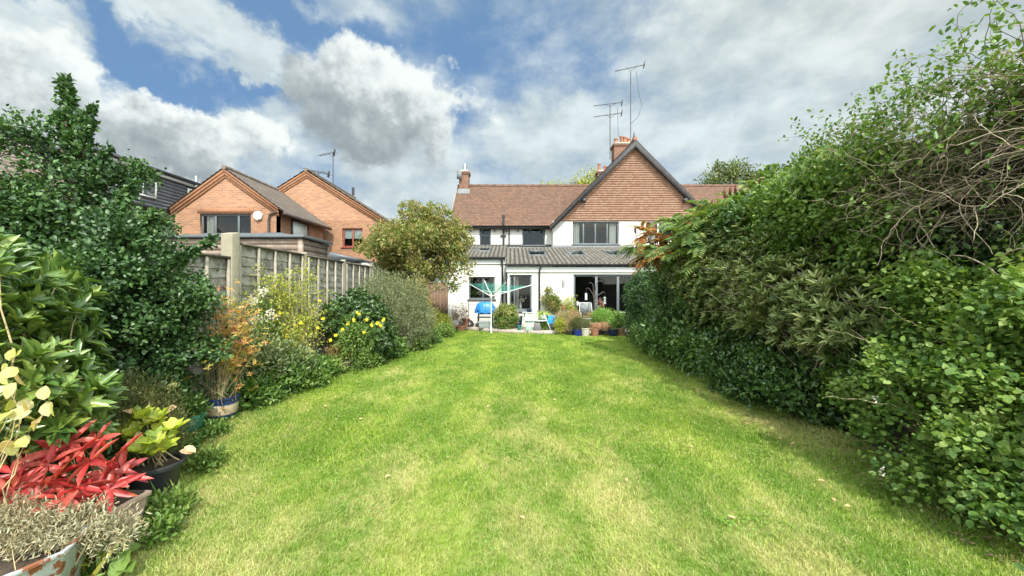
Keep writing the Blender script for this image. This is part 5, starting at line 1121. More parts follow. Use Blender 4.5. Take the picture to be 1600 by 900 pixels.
# terracotta trough behind, with the red-leaved plant
tg = thing('terracotta_trough', (-2.45, 2.38, 0), 'pinkish terracotta trough half hidden under the red leaves', 'planter')
MB().frame8([(-2.80, 2.27, 0), (-2.42, 2.27, 0), (-2.42, 2.50, 0), (-2.80, 2.50, 0), (-2.83, 2.25, .21), (-2.39, 2.25, .21), (-2.39, 2.52, .21), (-2.83, 2.52, .21)]).box(-2.845, -2.375, 2.235, 2.535, .21, .24).build('trough_body', M_pinkst, tg, bevel=.006)
MB().box(-2.82, -2.40, 2.26, 2.51, .241, .25).build('compost', M_compost, tg)
rs = np.random.default_rng(81); rp = thing('red_leaved_plant', (-2.55, 2.38, .28), 'plant with large crimson red fingered leaves in the left foreground', 'plant')
cs = [W(*a) for a in ((88, 702, 2.25), (60, 690, 2.3), (112, 690, 2.28), (40, 745, 2.2), (95, 740, 2.12), (140, 722, 2.2), (165, 738, 2.25), (55, 775, 2.1), (22, 740, 2.15), (120, 762, 2.12), (185, 712, 2.3), (150, 690, 2.35), (8, 770, 2.1), (75, 725, 2.18), (180, 750, 2.25), (30, 715, 2.3), (-25, 735, 2.2), (100, 778, 2.08), (70, 755, 2.1), (130, 700, 2.3), (110, 720, 2.15), (20, 765, 2.1), (170, 765, 2.2), (50, 708, 2.35), (190, 735, 2.3))]
lv = Leaves()
for c in cs:
    n = 7; dirn = unit(rs.normal(size=3)*.5+[.2, -.55, .75]); u = unit(np.cross(dirn, [1, .2, 0])); w = np.cross(dirn, u); a = np.linspace(0, 2*np.pi, n, endpoint=False)+rs.random()
    rad = np.cos(a)[:, None]*u+np.sin(a)[:, None]*w; lv.add(np.repeat(np.array(c)[None], n, 0), rad+dirn*.15+rs.normal(size=(n, 3))*.15-[0, 0, .12], np.repeat(dirn[None], n, 0)+rs.normal(size=(n, 3))*.2, .150*(.6+.6*rs.random(n)), .040, 'lance')
lv.build('foliage', G_red, rp, False); stems('stem', (-2.55, 2.40, .28), cs, .006, M_straw, rp, .02, .1, rs=rs)
# black pot with yellowing hydrangea
bp = pot('black_pot', 'black plastic pot holding the yellow-leaved plant at the lawn edge', (-2.72, 2.92, 0), .175, .25, M_bpot, foot=.70)
rs = np.random.default_rng(82); hy = thing('hydrangea', (-2.72, 2.95, .22), 'yellow-green hydrangea with a few pinkish leaves in the black pot', 'plant'); lv = Leaves()
hb_ = np.array([W(*a) for a in ((230, 665, 2.95), (255, 672, 2.95), (215, 680, 2.85), (205, 665, 3.0), (245, 690, 2.8), (268, 690, 2.95), (225, 695, 2.85), (232, 650, 2.9), (212, 655, 2.95), (275, 672, 2.9), (190, 680, 2.9), (250, 655, 3.0), (222, 705, 2.75), (258, 702, 2.85), (200, 690, 2.9), (240, 712, 2.8))])
whorls(lv, hb_, np.tile([[0, -.35, 1]], (len(hb_), 1))+rs.normal(size=(len(hb_), 3))*.3, 7, .105, .060, 'big', 1.1, .3, rs, .0); lv.build('foliage', leafmat('lime_yellow_leaf', [(.30, .42, .04), (.48, .56, .07), (.62, .60, .12), (.24, .36, .05)], .45, .45), hy)
lv = Leaves(); q = np.array([W(280, 705, 2.85), W(213, 676, 2.8), W(205, 707, 2.8), W(288, 698, 2.9), W(196, 640, 2.95), W(262, 640, 3.2)]); lv.add(q, rs.normal(size=q.shape)*.5+[.6, 0, -.2], rs.normal(size=q.shape)*.3+[0, -.5, 1], .09, .055, 'big'); lv.build('faded_leaves', leafmat('pinkish_leaf', [(.62, .34, .22), (.66, .48, .28)], .5, .3), hy)
stems('stem', (-2.72, 2.95, .22), hb_, .006, M_straw, hy, rs=rs)
# cream leaves and pink flower behind
pf = thing('pink_geranium', (-2.95, 3.45, 0), 'small pink flower heads among cream leaves behind the black pot', 'flower'); lv = Leaves(); q = np.array([W(262, 634, 3.4), W(252, 640, 3.4), W(270, 645, 3.4)])
for a in q: lv.add(a+rs.normal(size=(40, 3))*.018, rs.normal(size=(40, 3)), rs.normal(size=(40, 3)), .022, .018, 'quad')
lv.build('flowers', G_pink, pf); stems('stem', (-2.95, 3.45, 0), q, .004, M_stemg, pf, rs=rs)
lv = Leaves(); q = np.array([W(*a) for a in ((215, 612, 3.5), (228, 618, 3.5), (240, 612, 3.5), (250, 618, 3.6), (262, 610, 3.6), (220, 605, 3.5), (244, 660, 3.3), (270, 655, 3.3))]); q = np.repeat(q, 3, 0)+rs.normal(size=(24, 3))*.03; lv.add(q, rs.normal(size=q.shape), rs.normal(size=q.shape)*.5+[0, -.3, 1], .085, .04, 'big'); lv.build('foliage', G_cream, pf)
# green pot
gpot = pot('green_pot', 'small green glazed pot between the black pot and the striped pot', (-3.50, 4.15, 0), .15, .22, M_gpot)
shrub('sedum', 'low green plant in the small green pot', 'plant', (-3.5, 4.15, .18), [(-3.5, 4.15, .28, .16, .16, .12)], 160, 7, .05, .02, .03, G_mid, 'lance', 8, .003, M_stemg, 83)
# striped pot with autumn acer
sp = pot('striped_pot', 'glossy navy and tan striped pot holding the orange-leaved acer', (-3.50, 4.62, 0), .18, .29, M_strip, [(.125, 0), (.135, .01), (.165, .10), (.178, .20), (.176, .26), (.19, .27), (.19, .285), (.175, .29), (.16, .285), (.155, .22)])
rs = np.random.default_rng(84); ac = thing('acer', (-3.5, 4.62, .26), 'slender acer with orange and yellow autumn leaves in the striped pot', 'tree'); tips = []
tw = Twigs(); lv = Leaves()
for i in range(26):
    q = np.array([-3.42, 4.72, 0])+[rs.normal()*.17, rs.normal()*.18, rs.uniform(.75, 1.48)]; c = curve((-3.5, 4.62, .26), q, .02, .04, 9, rs); tw.add(c, .007, .002, 4)
    tips += list(c[4:]+rs.normal(size=(5, 3))*.05)
for i in range(60): q = np.array([-3.45, 4.65, .9])+[rs.normal()*.22, rs.normal()*.2, rs.normal()*.30]; tips.append(q)
tips = np.array(tips); tp = np.repeat(tips, 3, 0)+rs.normal(size=(len(tips)*3, 3))*.05
whorls(lv, tp, rs.normal(size=tp.shape)*.4+[0, -.3, .8], 5, .042, .014, 'lance', 1.6, .3, rs, .3); lv.build('foliage', G_orange, ac); tw.build('stem', M_straw, ac)
tw = Twigs()
for i in range(70): b_ = np.array([-3.5+rs.normal()*.09, 4.6+rs.normal()*.09, .25]); tw.add(curve(b_, b_+[rs.normal()*.10, rs.normal()*.1, .15+.35*rs.random()], 0, .08, 5, rs), .0022, .0008, 3)
tw.build('dry_stems', M_straw, ac)
# stone trough and a curved edge of another bowl
st = thing('stone_trough', (-3.38, 7.45, 0), 'small pale stone trough at the lawn edge beneath the yellow flowers', 'planter')
MB().frame8([(-3.56, 7.3, 0), (-3.20, 7.3, 0), (-3.20, 7.6, 0), (-3.56, 7.6, 0), (-3.59, 7.28, .17), (-3.17, 7.28, .17), (-3.17, 7.62, .17), (-3.59, 7.62, .17)]).box(-3.605, -3.155, 7.265, 7.635, .17, .2).build('trough_body', M_pinkst, st, bevel=.006)
MB().box(-3.56, -3.20, 7.30, 7.6, .201, .21).build('compost', M_compost, st)
shrub('trough_plant', 'tuft of fine reddish stems growing in the small stone trough', 'plant', (-3.38, 7.45, .2), [(-3.35, 7.45, .36, .2, .14, .17)], 170, 6, .04, .01, .03, leafmat('reddish_fine', [(.22, .12, .06), (.26, .26, .06), (.40, .20, .08)], .6, .3), 'lance', 40, .002, M_straw, 85)
sb_ = pot('shallow_bowl', 'wide shallow stone bowl mostly hidden left of the small stone trough', (-3.72, 6.95, 0), .26, .10, M_pinkst)

# ------------------------------------------------------------------ patio
PZ = .12
M_white = stuffmat('white_enamel', (.72, .73, .72), .4, .05, 5)
M_palegr = stuffmat('pale_green_paint', (.50, .60, .52), .6, .15, 7)
M_teal = stuffmat('teal_cord', (.08, .42, .34), .5, .1, 5)
M_tarp = stuffmat('blue_cover', (.02, .20, .56), .38, .25, 9, bs=.6, bscale=14)
M_bluecr = stuffmat('blue_crate', (.02, .27, .62), .45, .1, 6)
M_greycr = stuffmat('grey_crate', (.26, .29, .29), .7, .15, 9)
M_sling = stuffmat('grey_sling', (.19, .205, .205), .8, .1, 20)
M_rust = stuffmat('rusty_iron', (.045, .035, .032), .6, .3, 15)
# rotary airer
ax, ay = -.76, 14.0; A = thing('rotary_airer', (ax, ay, 0), 'open rotary clothes airer with teal lines on the lawn in front of the house', 'clothes airer')
hub = np.array([ax, ay, 1.36]); MB().tube([(ax, ay, 0), (ax, ay, .28)], .028, 8).tube([(ax, ay, .28), (ax, ay, 1.52)], .016, 8).build('pole', M_white, A, smooth=True)
MB().tube([(ax, ay, 1.30), (ax, ay, 1.42)], .045, 10).build('hub', M_white, A, smooth=True)
armt = [np.array([ax-.95, ay+.0, 1.90]), np.array([ax-.32, ay+1.15, 1.96]), np.array([ax+1.5, ay+.3, 1.78]), np.array([ax+.55, ay-.95, 1.84])]
for q in armt: MB().tube([hub, q], .015, 6).build('arm', M_white, A, smooth=True)
for i in range(4):
    a, b_ = hub+(armt[i]-hub)*.42, np.array([ax, ay, 1.52]); MB().tube([a, b_], .009, 5).build('strut', M_white, A)
ln = MB()
for i in range(4):
    for j in range(10):
        f = .28+.07*j; a, b_ = hub+(armt[i]-hub)*f, hub+(armt[(i+1) % 4]-hub)*f; m_ = (a+b_)/2-[0, 0, .02+.05*f]; ln.tube([a, m_, b_], .0045, 3, cap=False)
ln.build('line', M_teal, A)
# barbecue with blue cover
bx, by = -1.08, 15.6; B = thing('barbecue', (bx, by, PZ), 'black cart barbecue under a blue cover by the white wall', 'barbecue')
mb = MB()
for sx_ in (-.3, .3):
    for sy_ in (-.2, .2): mb.bar((bx+sx_, by+sy_, PZ), (bx+sx_*.9, by+sy_, PZ+.62), .035)
mb.box(bx-.3, bx+.3, by-.22, by+.22, PZ+.16, PZ+.18).box(bx-.32, bx+.32, by-.23, by+.23, PZ+.36, PZ+.39); mb.build('cart', M_black, B)
MB().frame8([(bx-.27, by-.2, PZ+.5), (bx+.27, by-.2, PZ+.5), (bx+.27, by+.2, PZ+.5), (bx-.27, by+.2, PZ+.5), (bx-.34, by-.25, PZ+.66), (bx+.34, by-.25, PZ+.66), (bx+.34, by+.25, PZ+.66), (bx-.34, by+.25, PZ+.66)]).build('firebox', M_black, B, bevel=.02)
pr = []; mb = MB(); n = 28
for j in range(9):
    t_ = j/8; r_ = math.cos(t_*math.pi/2*.96)**.55; z_ = PZ+.58+.42*math.sin(t_*math.pi/2); ring = []
    for k in range(n):
        a = 2*math.pi*k/n; wv = 1+.05*math.sin(k*2.3+j)+.03*math.sin(k*5.1); sk = 1 if j else 1+.04*math.sin(k*3.3)
        mb.v.append((bx+.41*r_*wv*sk*math.copysign(abs(math.cos(a))**.8, math.cos(a)), by+.30*r_*wv*math.copysign(abs(math.sin(a))**.8, math.sin(a)), z_-(.05*abs(math.sin(k*1.1)) if j == 0 else 0)))
for j in range(8):
    for k in range(n): mb.f.append((j*n+k, j*n+(k+1) % n, (j+1)*n+(k+1) % n, (j+1)*n+k))
mb.f.append(tuple(8*n+k for k in range(n))); mb.build('cover', M_tarp, B, smooth=True)
for sx_ in (-.33,): MB().tube([(bx+sx_, by-.23, PZ+.07), (bx+sx_-.04, by-.23, PZ+.07)], .09, 14).build('wheel', M_bpot, B, smooth=True)
g_ = MB(); x0, x1, y0, y1 = -1.17+.18-.30, -1.17+.18+.22, 14.75, 15.1
g_.frame8([(x0+.03, y0, PZ), (x1-.03, y0, PZ), (x1-.03, y1, PZ), (x0+.03, y1, PZ), (x0, y0-.02, PZ+.26), (x1, y0-.02, PZ+.26), (x1, y1+.02, PZ+.26), (x0, y1+.02, PZ+.26)]).box(x0-.02, x1+.02, y0-.04, y0-.021, PZ+.22, PZ+.27)
for k in range(6): g_.box(x0+.05+k*.08, x0+.07+k*.08, y0-.03, y0-.012, PZ+.03, PZ+.21)
tagit(g_.build('grey_crate', M_greycr, bevel=.004), 'grey ribbed plastic crate on the patio in front of the blue-covered barbecue', 'crate')
bags = MB(); bags.lathe([(.15, 0), (.19, .1), (.14, .22), (.05, .28)], (-1.72, 15.5, PZ), 12); tagit(bags.build('black_sack', M_bpot, smooth=True), 'black sack slumped left of the barbecue', 'sack')
# potted shrub
pot('shrub_pot', 'dark pot under the rounded variegated shrub on the patio', (-.22, 14.65, PZ), .19, .22, M_bpot)
o, p, rs = shrub('variegated_shrub', 'rounded green and cream shrub on the patio between barbecue and picnic table', 'shrub', (-.22, 14.65, PZ+.2), [(-.22, 14.65, .60, .43, .40, .42), (-.3, 14.65, .4, .38, .35, .3)], 1300, 7, .05, .024, .04, G_mid, 'oval', 20, .006, M_twig, 90, shell=.4)
lv = Leaves(); foliage(lv, [(-.22, 14.65, .60, .45, .42, .44)], 330, 6, .045, .022, .04, 'oval', rs=rs, shell=.15); lv.build('cream_leaves', G_cream, o)
# picnic / potting table
tx, ty = .80, 14.2; T_ = thing('potting_table', (tx, ty, PZ), 'pale green A-frame potting table crowded with plants on the patio', 'table')
for k in range(3): MB().box(tx-.42, tx+.14, ty+.02+k*.12, ty+.13+k*.12, PZ+.62, PZ+.645).build('table_plank', M_palegr, T_)
for k in range(2): MB().box(tx-.30, tx+.50, ty-.20+k*.1, ty-.11+k*.1, PZ+.33, PZ+.365).build('bench_plank', M_palegr, T_)
for a, b_ in (((tx-.48, ty-.1, PZ), (tx-.26, ty-.1, PZ+.62)), ((tx+.62, ty-.1, PZ), (tx+.36, ty-.1, PZ+.62)), ((tx-.42, ty+.35, PZ), (tx-.3, ty+.35, PZ+.62)), ((tx+.5, ty+.35, PZ), (tx+.1, ty+.35, PZ+.62)), ): MB().bar(a, b_, .05, .035).build('leg', M_palegr, T_)
MB().box(tx-.34, tx+.44, ty-.06, ty-.03, PZ+.28, PZ+.33).build('rail', M_palegr, T_)
pot('navy_bowl', 'small navy bowl standing on the potting table', (tx-.16, ty+.12, PZ+.646), .11, .11, M_navy, soil=False, category='bowl')
spp = pot('spider_plant_pot', 'white pot of the spider plant on the end of the potting table', (tx+.36, ty+.1, PZ+.38), .10, .16, M_white)
rs = np.random.default_rng(91); n = 120; lv = Leaves(); b_ = np.array([tx+.36, ty+.1, PZ+.54])+rs.normal(size=(n, 3))*.03; ax_ = rs.normal(size=(n, 3))*[1, .8, .1]+[0, 0, .8]
L_ = .34*(.7+.5*rs.random(n))
for j in range(n):
    t_ = np.linspace(0, 1, 7)[:, None]; d_ = unit(ax_[j]); P_ = b_[j]+d_*t_*L_[j]+[0, 0, -1]*(t_**2)*L_[j]*.85*(1-abs(d_[2])*.5); seg = P_[1:]-P_[:-1]; lv.add(P_[:-1], seg, np.cross(seg, rs.normal(size=3)), np.linalg.norm(seg, axis=1)*1.15, .022*(1-.1*np.arange(6)), 'strap')
SPp = lv.build('spider_plant', leafmat('spider_leaf', [(.24, .36, .06), (.42, .50, .12), (.60, .60, .25)], .5, .35), None); tagit(SPp, 'arching yellow-green spider plant spilling over the potting table', 'plant')
MB().bar
wc = MB(); wc.frame8([(tx-.30, ty-.28, PZ), (tx-.08, ty-.28, PZ), (tx-.08, ty-.05, PZ), (tx-.30, ty-.05, PZ), (tx-.27, ty-.26, PZ+.26), (tx-.11, ty-.26, PZ+.26), (tx-.11, ty-.07, PZ+.26), (tx-.27, ty-.07, PZ+.26)]).tube([(tx-.19, ty-.17, PZ+.26), (tx-.19, ty-.17, PZ+.30)], .035, 8)
tagit(wc.build('water_container', stuffmat('mint_plastic', (.28, .46, .33), .5, .1, 6), bevel=.012), 'mint green plastic container under the potting table', 'container')
wc = MB(); wc.frame8([(tx-.02, ty-.28, PZ), (tx+.28, ty-.28, PZ), (tx+.28, ty-.02, PZ), (tx-.02, ty-.02, PZ), (tx+.03, ty-.24, PZ+.28), (tx+.22, ty-.24, PZ+.28), (tx+.22, ty-.06, PZ+.28), (tx+.03, ty-.06, PZ+.28)])
tagit(wc.build('upturned_pot', stuffmat('dark_grey_plastic', (.10, .10, .10), .6, .1, 6), bevel=.01), 'upturned dark grey square pot under the middle of the potting table', 'plant pot')
shrub('leafy_pot_plant', 'dark green leafy plant under the right end of the potting table', 'plant', (tx+.40, ty+.05, PZ), [(tx+.38, ty+.05, PZ+.18, .17, .15, .17)], 200, 6, .07, .04, .03, G_mid, 'oval', 6, .004, M_stemg, 92)
bn = MB(); bn.frame8([(.02+.05, 14.8, PZ), (.36, 14.8, PZ), (.36, 15.05, PZ), (.07, 15.05, PZ), (.02, 14.78, PZ+.44), (.4, 14.78, PZ+.44), (.4, 15.07, PZ+.44), (.02, 15.07, PZ+.44)]).box(0, .42, 14.76, 15.09, PZ+.44, PZ+.47)
tagit(bn.build('storage_bin', M_navy, bevel=.01), 'dark navy lidded bin behind the left end of the potting table', 'bin')
pot('teal_pot', 'small teal pot on the paving by the left leg of the potting table', (.26, 14.1, PZ), .08, .17, stuffmat('teal_glaze', (.03, .13, .13), .3, .2, 6))
cx0, cx1, cy0, cy1, cz = 1.33, 1.66, 14.1, 14.42, PZ+.24
bk = MB().box(cx0, cx1, cy0, cy1, PZ, cz-.004); tagit(bk.build('black_box', M_bpot, bevel=.01), 'black box under the bright blue crate', 'box')
cr_ = MB(); cr_.box(cx0, cx1, cy0, cy0+.02, cz, cz+.28).box(cx0, cx1, cy1-.02, cy1, cz, cz+.28).box(cx0, cx0+.02, cy0+.02, cy1-.02, cz, cz+.28).box(cx1-.02, cx1, cy0+.02, cy1-.02, cz, cz+.28).box(cx0+.02, cx1-.02, cy0+.02, cy1-.02, cz, cz+.02).box(cx0-.012, cx1+.012, cy0-.012, cy0-.001, cz+.24, cz+.285).box(cx0-.01, cx1+.01, cy0-.011, cy0-.001, cz+.11, cz+.13)
tagit(cr_.build('blue_crate', M_bluecr, bevel=.003), 'bright blue plastic crate right of the potting table', 'crate')
# tall leafy shrub by the drainpipe
pot('tall_plant_pot', 'grey pot of the tall yellow-green shrub against the wall', (1.55, 14.85, PZ), .17, .28, M_stone)
shrub('smoke_bush', 'tall loose yellow-green shrub against the white wall by the downpipe', 'shrub', (1.55, 14.85, PZ+.25), [(1.5, 14.85, 1.2, .36, .25, .24), (1.62, 14.85, 1.0, .30, .25, .28), (1.42, 14.85, 1.58, .16, .12, .09)], 420, 6, .065, .034, .05, G_treeyg, 'oval', 26, .006, M_twig, 93, shell=.8)
# terracotta pot on a stand
stn = thing('plant_stand', (2.0, 14.75, PZ), 'thin iron stand carrying a terracotta pot before the white wall', 'plant stand')
MB().tube([(2.0, 14.75, PZ), (2.0, 14.75, .80)], .015, 6).lathe([(.12, .80), (.12, .815)], (2.0, 14.75, 0), 12).tube([(1.86, 14.75, PZ), (2.0, 14.75, PZ+.15), (2.14, 14.75, PZ)], .012, 5).tube([(2.0, 14.6, PZ), (2.0, 14.75, PZ+.15), (2.0, 14.9, PZ)], .012, 5).build('stand_frame', M_rust, stn)
pot('terracotta_pot', 'terracotta pot raised on the thin iron stand', (2.0, 14.75, .816), .13, .20, M_terra)
shrub('trailing_plant', 'thin yellow-green plant in the raised terracotta pot', 'plant', (2.0, 14.75, .98), [(2.12, 14.75, 1.10, .2, .15, .22), (2.0, 14.75, 1.0, .18, .15, .12)], 130, 6, .05, .018, .05, G_yg, 'lance', 14, .003, M_stemg, 94)
shrub('pale_tall_grass', 'wispy yellow-green stems in front of the white wall left of the glass doors', 'plant', (2.25, 14.6, PZ), [(2.28, 14.6, .85, .18, .15, .55)], 260, 6, .06, .014, .05, G_yg, 'lance', 26, .003, M_straw, 95, shell=.9)
# chair
M_chf = stuffmat('white_chair_tube', (.48, .49, .48), .4, .05, 5)
cx, cy = 2.83, 14.55; Cc = thing('garden_chair', (cx, cy, PZ), 'white framed garden chair with grey sling seat before the glass doors', 'chair')
for sx_ in (-.24, .24):
    MB().tube([(cx+sx_*.95, cy+.27, PZ+.98), (cx+sx_, cy+.08, PZ+.42), (cx+sx_, cy+.02, PZ+.40), (cx+sx_, cy-.40, PZ+.42)], .014, 6).build('side_rail', M_chf, Cc, smooth=True)
    MB().tube([(cx+sx_*1.1, cy-.36, PZ), (cx+sx_*1.12, cy-.30, PZ+.62), (cx+sx_*1.12, cy+.12, PZ+.64)], .013, 6).build('arm_rest', M_chf, Cc, smooth=True)
    MB().tube([(cx+sx_*1.08, cy+.34, PZ), (cx+sx_*1.08, cy-.12, PZ+.60)], .013, 6).build('leg', M_chf, Cc, smooth=True)
    MB().tube([(cx+sx_*1.02, cy-.38, PZ), (cx+sx_*1.02, cy-.2, PZ+.40)], .013, 6).build('leg', M_chf, Cc, smooth=True)
MB().tube([(cx-.23, cy+.27, PZ+.985), (cx+.23, cy+.27, PZ+.985)], .014, 6).tube([(cx-.25, cy-.40, PZ+.41), (cx+.25, cy-.40, PZ+.41)], .014, 6).build('cross_bar', M_chf, Cc, smooth=True)
MB().frame8([(cx-.235, cy+.075, PZ+.44), (cx+.235, cy+.075, PZ+.44), (cx+.235, cy+.085, PZ+.45), (cx-.235, cy+.085, PZ+.45), (cx-.222, cy+.262, PZ+.97), (cx+.222, cy+.262, PZ+.97), (cx+.222, cy+.272, PZ+.98), (cx-.222, cy+.272, PZ+.98)]).build('backrest', M_sling, Cc)
MB().box(cx-.235, cx+.235, cy-.39, cy+.07, PZ+.415, PZ+.428).build('seat', M_sling, Cc)
# bird feeder
fx, fy = 3.0, 14.0; Fd = thing('bird_feeder_pole', (fx, fy, 0), 'dark iron bird feeding pole with curved arms before the glass doors', 'bird feeder')
MB().tube([(fx, fy, 0), (fx, fy, 1.35)], .028, 8).build('pole', M_rust, Fd, smooth=True)
for tipx, tipz, mid in ((-.30, 1.66, -.16), (-.20, 1.86, -.06), (.30, 1.92, .10), (.38, 1.52, .25)):
    MB().tube([(fx, fy, 1.2), (fx+mid*.35, fy, 1.2+(tipz-1.2)*.55), (fx+mid, fy, tipz-.05), (fx+(mid+tipx)/2, fy, tipz+.01), (fx+tipx, fy, tipz-.02)], [.018, .017, .015, .013, .010], 7).build('curved_arm', M_rust, Fd, smooth=True)
for dx_, zt, lb in ((-.30, 1.64, 'white seed feeder hanging from the lower left arm of the bird pole'), (.38, 1.50, 'clear seed feeder hanging from the right arm of the bird pole')):
    o = thing('seed_feeder', (fx+dx_, fy, zt-.42), lb, 'seed feeder'); MB().tube([(fx+dx_, fy, zt), (fx+dx_, fy, zt-.16)], .003, 4).build('wire', M_rust, o)
    MB().tube([(fx+dx_, fy, zt-.38), (fx+dx_, fy, zt-.18)], .04, 10).build('seed_tube', M_white if dx_ < 0 else M_greycr, o, smooth=True); MB().tube([(fx+dx_, fy, zt-.19), (fx+dx_, fy, zt-.155)], [.055, .02], 10).tube([(fx+dx_, fy, zt-.41), (fx+dx_, fy, zt-.38)], [.055, .05], 10).build('lid_and_tray', M_greycr, o, smooth=True)
sl = thing('garden_light', (2.42, 14.4, PZ), 'small white lantern on a dark post left of the chair', 'light'); MB().tube([(2.42, 14.4, PZ), (2.42, 14.4, 1.08)], .012, 6).box(2.34, 2.54, 14.39, 14.41, 1.16, 1.18).build('post', M_rust, sl); MB().lathe([(.035, 1.02), (.045, 1.10), (.06, 1.13), (.012, 1.16)], (2.46, 14.4, 0), 12).build('lantern', M_white, sl, smooth=True)
# small table by the doors
stb = thing('side_table', (4.05, 14.4, PZ), 'small pale green side table beside the dark bush', 'table')
MB().lathe([(.2, .62), (.21, .63), (.21, .65), (.2, .655)], (4.05, 14.4, PZ), 20).build('table_top', M_palegr, stb, smooth=True)
for a in (0.3, 2.4, 4.5): MB().tube([(4.05+.16*math.cos(a), 14.4+.16*math.sin(a), PZ+.62), (4.05+.2*math.cos(a), 14.4+.2*math.sin(a), PZ)], .014, 6).build('leg', M_palegr, stb, smooth=True)
shrub('purple_flower_plant', 'dusky pink flowering plant silhouetted before the glass doors', 'plant', (3.35, 14.5, PZ), [(3.35, 14.5, .98, .13, .12, .26), (3.3, 14.5, .6, .15, .1, .3)], 150, 6, .045, .022, .03, leafmat('dusky_pink', [(.35, .14, .13), (.48, .28, .24), (.20, .10, .08)], .6, .25), 'oval', 12, .004, M_twig, 96)
# row of pots with plants along the patio edge
row = [  # x, y, r, h, mat, label
 (2.06, 13.5, .17, .16, M_bpot, 'low black pot under the heather at the patio corner'), (2.10+.2, 13.32, .19, .22, M_blue, 'glossy cobalt blue pot in the row by the lawn'), (2.43+.1, 13.22, .165, .29, M_stone, 'square-shouldered pale stone pot right of the blue one'),
 (2.86, 13.25, .145, .24, M_terra, 'terracotta pot below the bird feeding pole'), (3.10, 13.5, .13, .2, M_bpot, 'black pot between the terracotta and the navy pots'), (3.5, 13.3, .17, .24, M_navy, 'dark navy pot right of centre in the row'), (3.80, 13.4, .14, .27, M_terra, 'terracotta pot at the right end of the row by the dark bush')]
for x, y, r, h, mt, lb in row: pot('plant_pot', lb, (x, y, .0), r, h, mt, group='pots along the patio edge')
G_heath = leafmat('heather', [(.40, .20, .12), (.48, .33, .22), (.26, .28, .08), (.20, .26, .06)], .6, .3, .5)
pl = [
 ('heather', 'rusty pink and green heather tumbling at the patio corner', [(1.85, 13.85, .55, .32, .28, .30), (1.95, 13.6, .3, .25, .2, .25)], G_heath, .035, .010, 1100),
 ('yellow_coneflower', 'yellow flecked bushy plant left of the blue pot', [(1.72, 13.6, .34, .2, .2, .26)], G_yg, .05, .02, 420),
 ('grass_tuft', 'fine green tuft growing in the blue pot', [(2.3, 13.32, .40, .24, .18, .20)], G_fine, .05, .008, 700),
 ('thyme', 'grey-green feathery plant in the stone pot', [(2.5, 13.25, .42, .24, .18, .16)], G_grey, .04, .009, 560),
 ('pink_sedum', 'salmon pink plant spreading over the terracotta pot', [(2.8, 13.25, .32, .24, .15, .10), (3.2, 13.35, .34, .24, .15, .10)], leafmat('salmon', [(.50, .22, .15), (.58, .34, .24), (.24, .26, .08)], .6, .3), .04, .018, 420),
 ('fern', 'fresh green feathery plant behind the navy pot', [(3.25, 13.75, .62, .36, .3, .30), (3.5, 13.5, .42, .28, .22, .22)], leafmat('fresh_fern', [(.14, .30, .05), (.22, .40, .08), (.34, .46, .12)], .5, .4), .05, .014, 1300),
 ('foxglove', 'loose mid green plant above the right-hand terracotta pot', [(3.75, 13.6, .5, .25, .25, .32)], G_bright, .06, .024, 480),
 ('tall_heather', 'rust coloured bushy plant behind the stone pot', [(2.2, 14.05, .55, .35, .25, .30), (2.95, 14.3, .5, .28, .2, .28)], G_heath, .04, .012, 800)]
for i, (nm, lb, bl, mt, L_, w_, n) in enumerate(pl):
    z0 = .2; shrub(nm, lb, 'plant', (bl[0][0], bl[0][1], z0 if i not in (0, 1, 7) else 0.0), bl, n, 7, L_, w_, .035, mt, 'lance', 26, .003, M_straw, 110+i, up=.6, shell=.6)
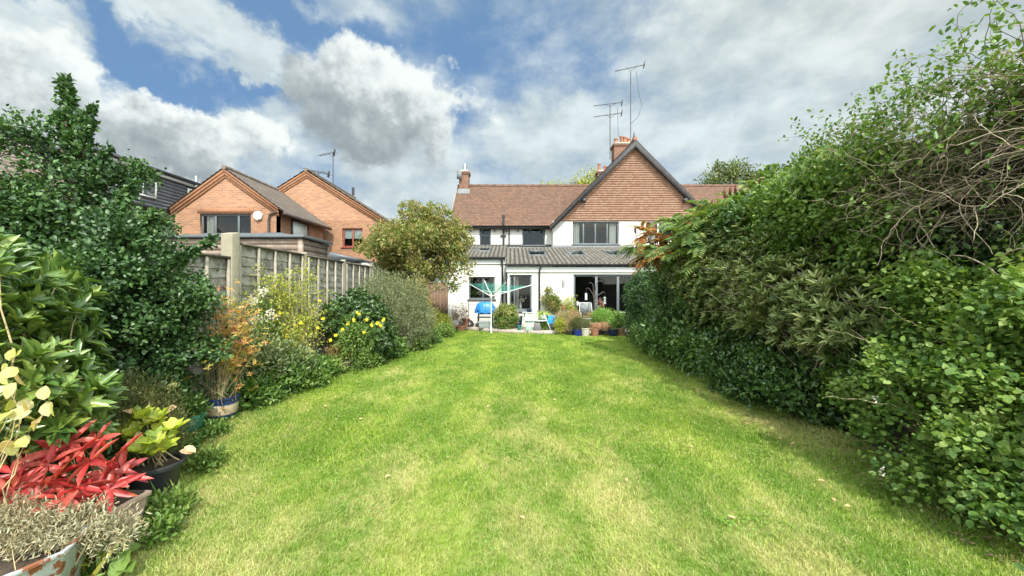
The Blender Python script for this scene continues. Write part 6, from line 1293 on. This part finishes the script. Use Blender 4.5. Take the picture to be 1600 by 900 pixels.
# pots by the left corner of the house
for (x, y, r, h, lb) in ((-1.98, 14.9, .22, .20, 'wide terracotta pot low in front of the white wall left of the barbecue'), (-1.85, 15.35, .16, .34, 'taller terracotta pot close to the wall left of the barbecue')): pot('terracotta_pot', lb, (x, y, PZ if y > 15.2 else .02), r, h, M_terra)
shrub('twiggy_rose', 'sparse reddish twiggy plant in the terracotta pots by the wall', 'plant', (-1.98, 14.95, .2), [(-1.95, 15.0, .75, .38, .2, .28), (-2.2, 14.9, .6, .2, .2, .2)], 150, 5, .05, .026, .05, leafmat('russet', [(.24, .10, .08), (.20, .17, .07), (.34, .20, .16)], .6, .2), 'oval', 40, .004, M_twigd, 97, shell=.9)
MB().tube([(-1.72, 15.1, .2), (-1.72, 15.1, 1.15)], .012, 5).build('cane', M_rust, bpy.data.objects['twiggy_rose'])
# things seen through the glass
vs = thing('flower_vase', (.42, 15.6, .86), 'white flowers in a pale vase inside the narrow window', 'vase'); MB().lathe([(.05, 0), (.06, .1), (.035, .22), (.045, .24)], (.34, 15.55, .85), 14).build('vase_body', M_white, vs, smooth=True)
rs = np.random.default_rng(98); lv = Leaves(); q = np.array([.36, 15.55, 1.18])+rs.normal(size=(60, 3))*[.07, .05, .06]; lv.add(q, rs.normal(size=q.shape), rs.normal(size=q.shape), .055, .045, 'big'); lv.build('flowers', G_white, vs)
MB().box(-.1, .8, 15.37, 15.75, .80, .84).build('inner_sill', M_trimw, H)
hp = Leaves(); q = np.array([-1.70, 17.15, 1.40])+rs.normal(size=(50, 3))*[.04, .04, .06]; hp.add(q, rs.normal(size=q.shape)+[0, 0, .8], rs.normal(size=q.shape), .18, .03, 'lance'); tagit(hp.build('house_plant', G_bright, None), 'spiky house plant inside the left kitchen window', 'plant')
# cut fallen leaves on the lawn
rs = np.random.default_rng(99); k = 0; M_fall = leafmat('fallen_leaf_tan', [(.45, .26, .12), (.52, .38, .20), (.36, .20, .10)], .7, .2)
for px, py in ((700, 720), (980, 760), (820, 820), (610, 750), (1150, 820), (1080, 705), (760, 640), (1305, 792), (1330, 800), (655, 668), (915, 606), (864, 629), (1215, 690), (1170, 668), (1235, 700), (1190, 642), (1045, 660), (560, 660), (1290, 760), (505, 640), (1090, 612), (1240, 655)):
    y = 600*EYE/(py-455); q = np.array([[(px-800)*y/600, y, .040]]); lv = Leaves(); lv.add(q, [[*rs.normal(size=2), .1]], [[.1, -.2, 1]], .05, .028, 'oval')
    tagit(lv.build('fallen_leaf', M_fall, None), 'small tan fallen leaf lying on the lawn', 'leaf', 'fallen leaves scattered on the lawn')
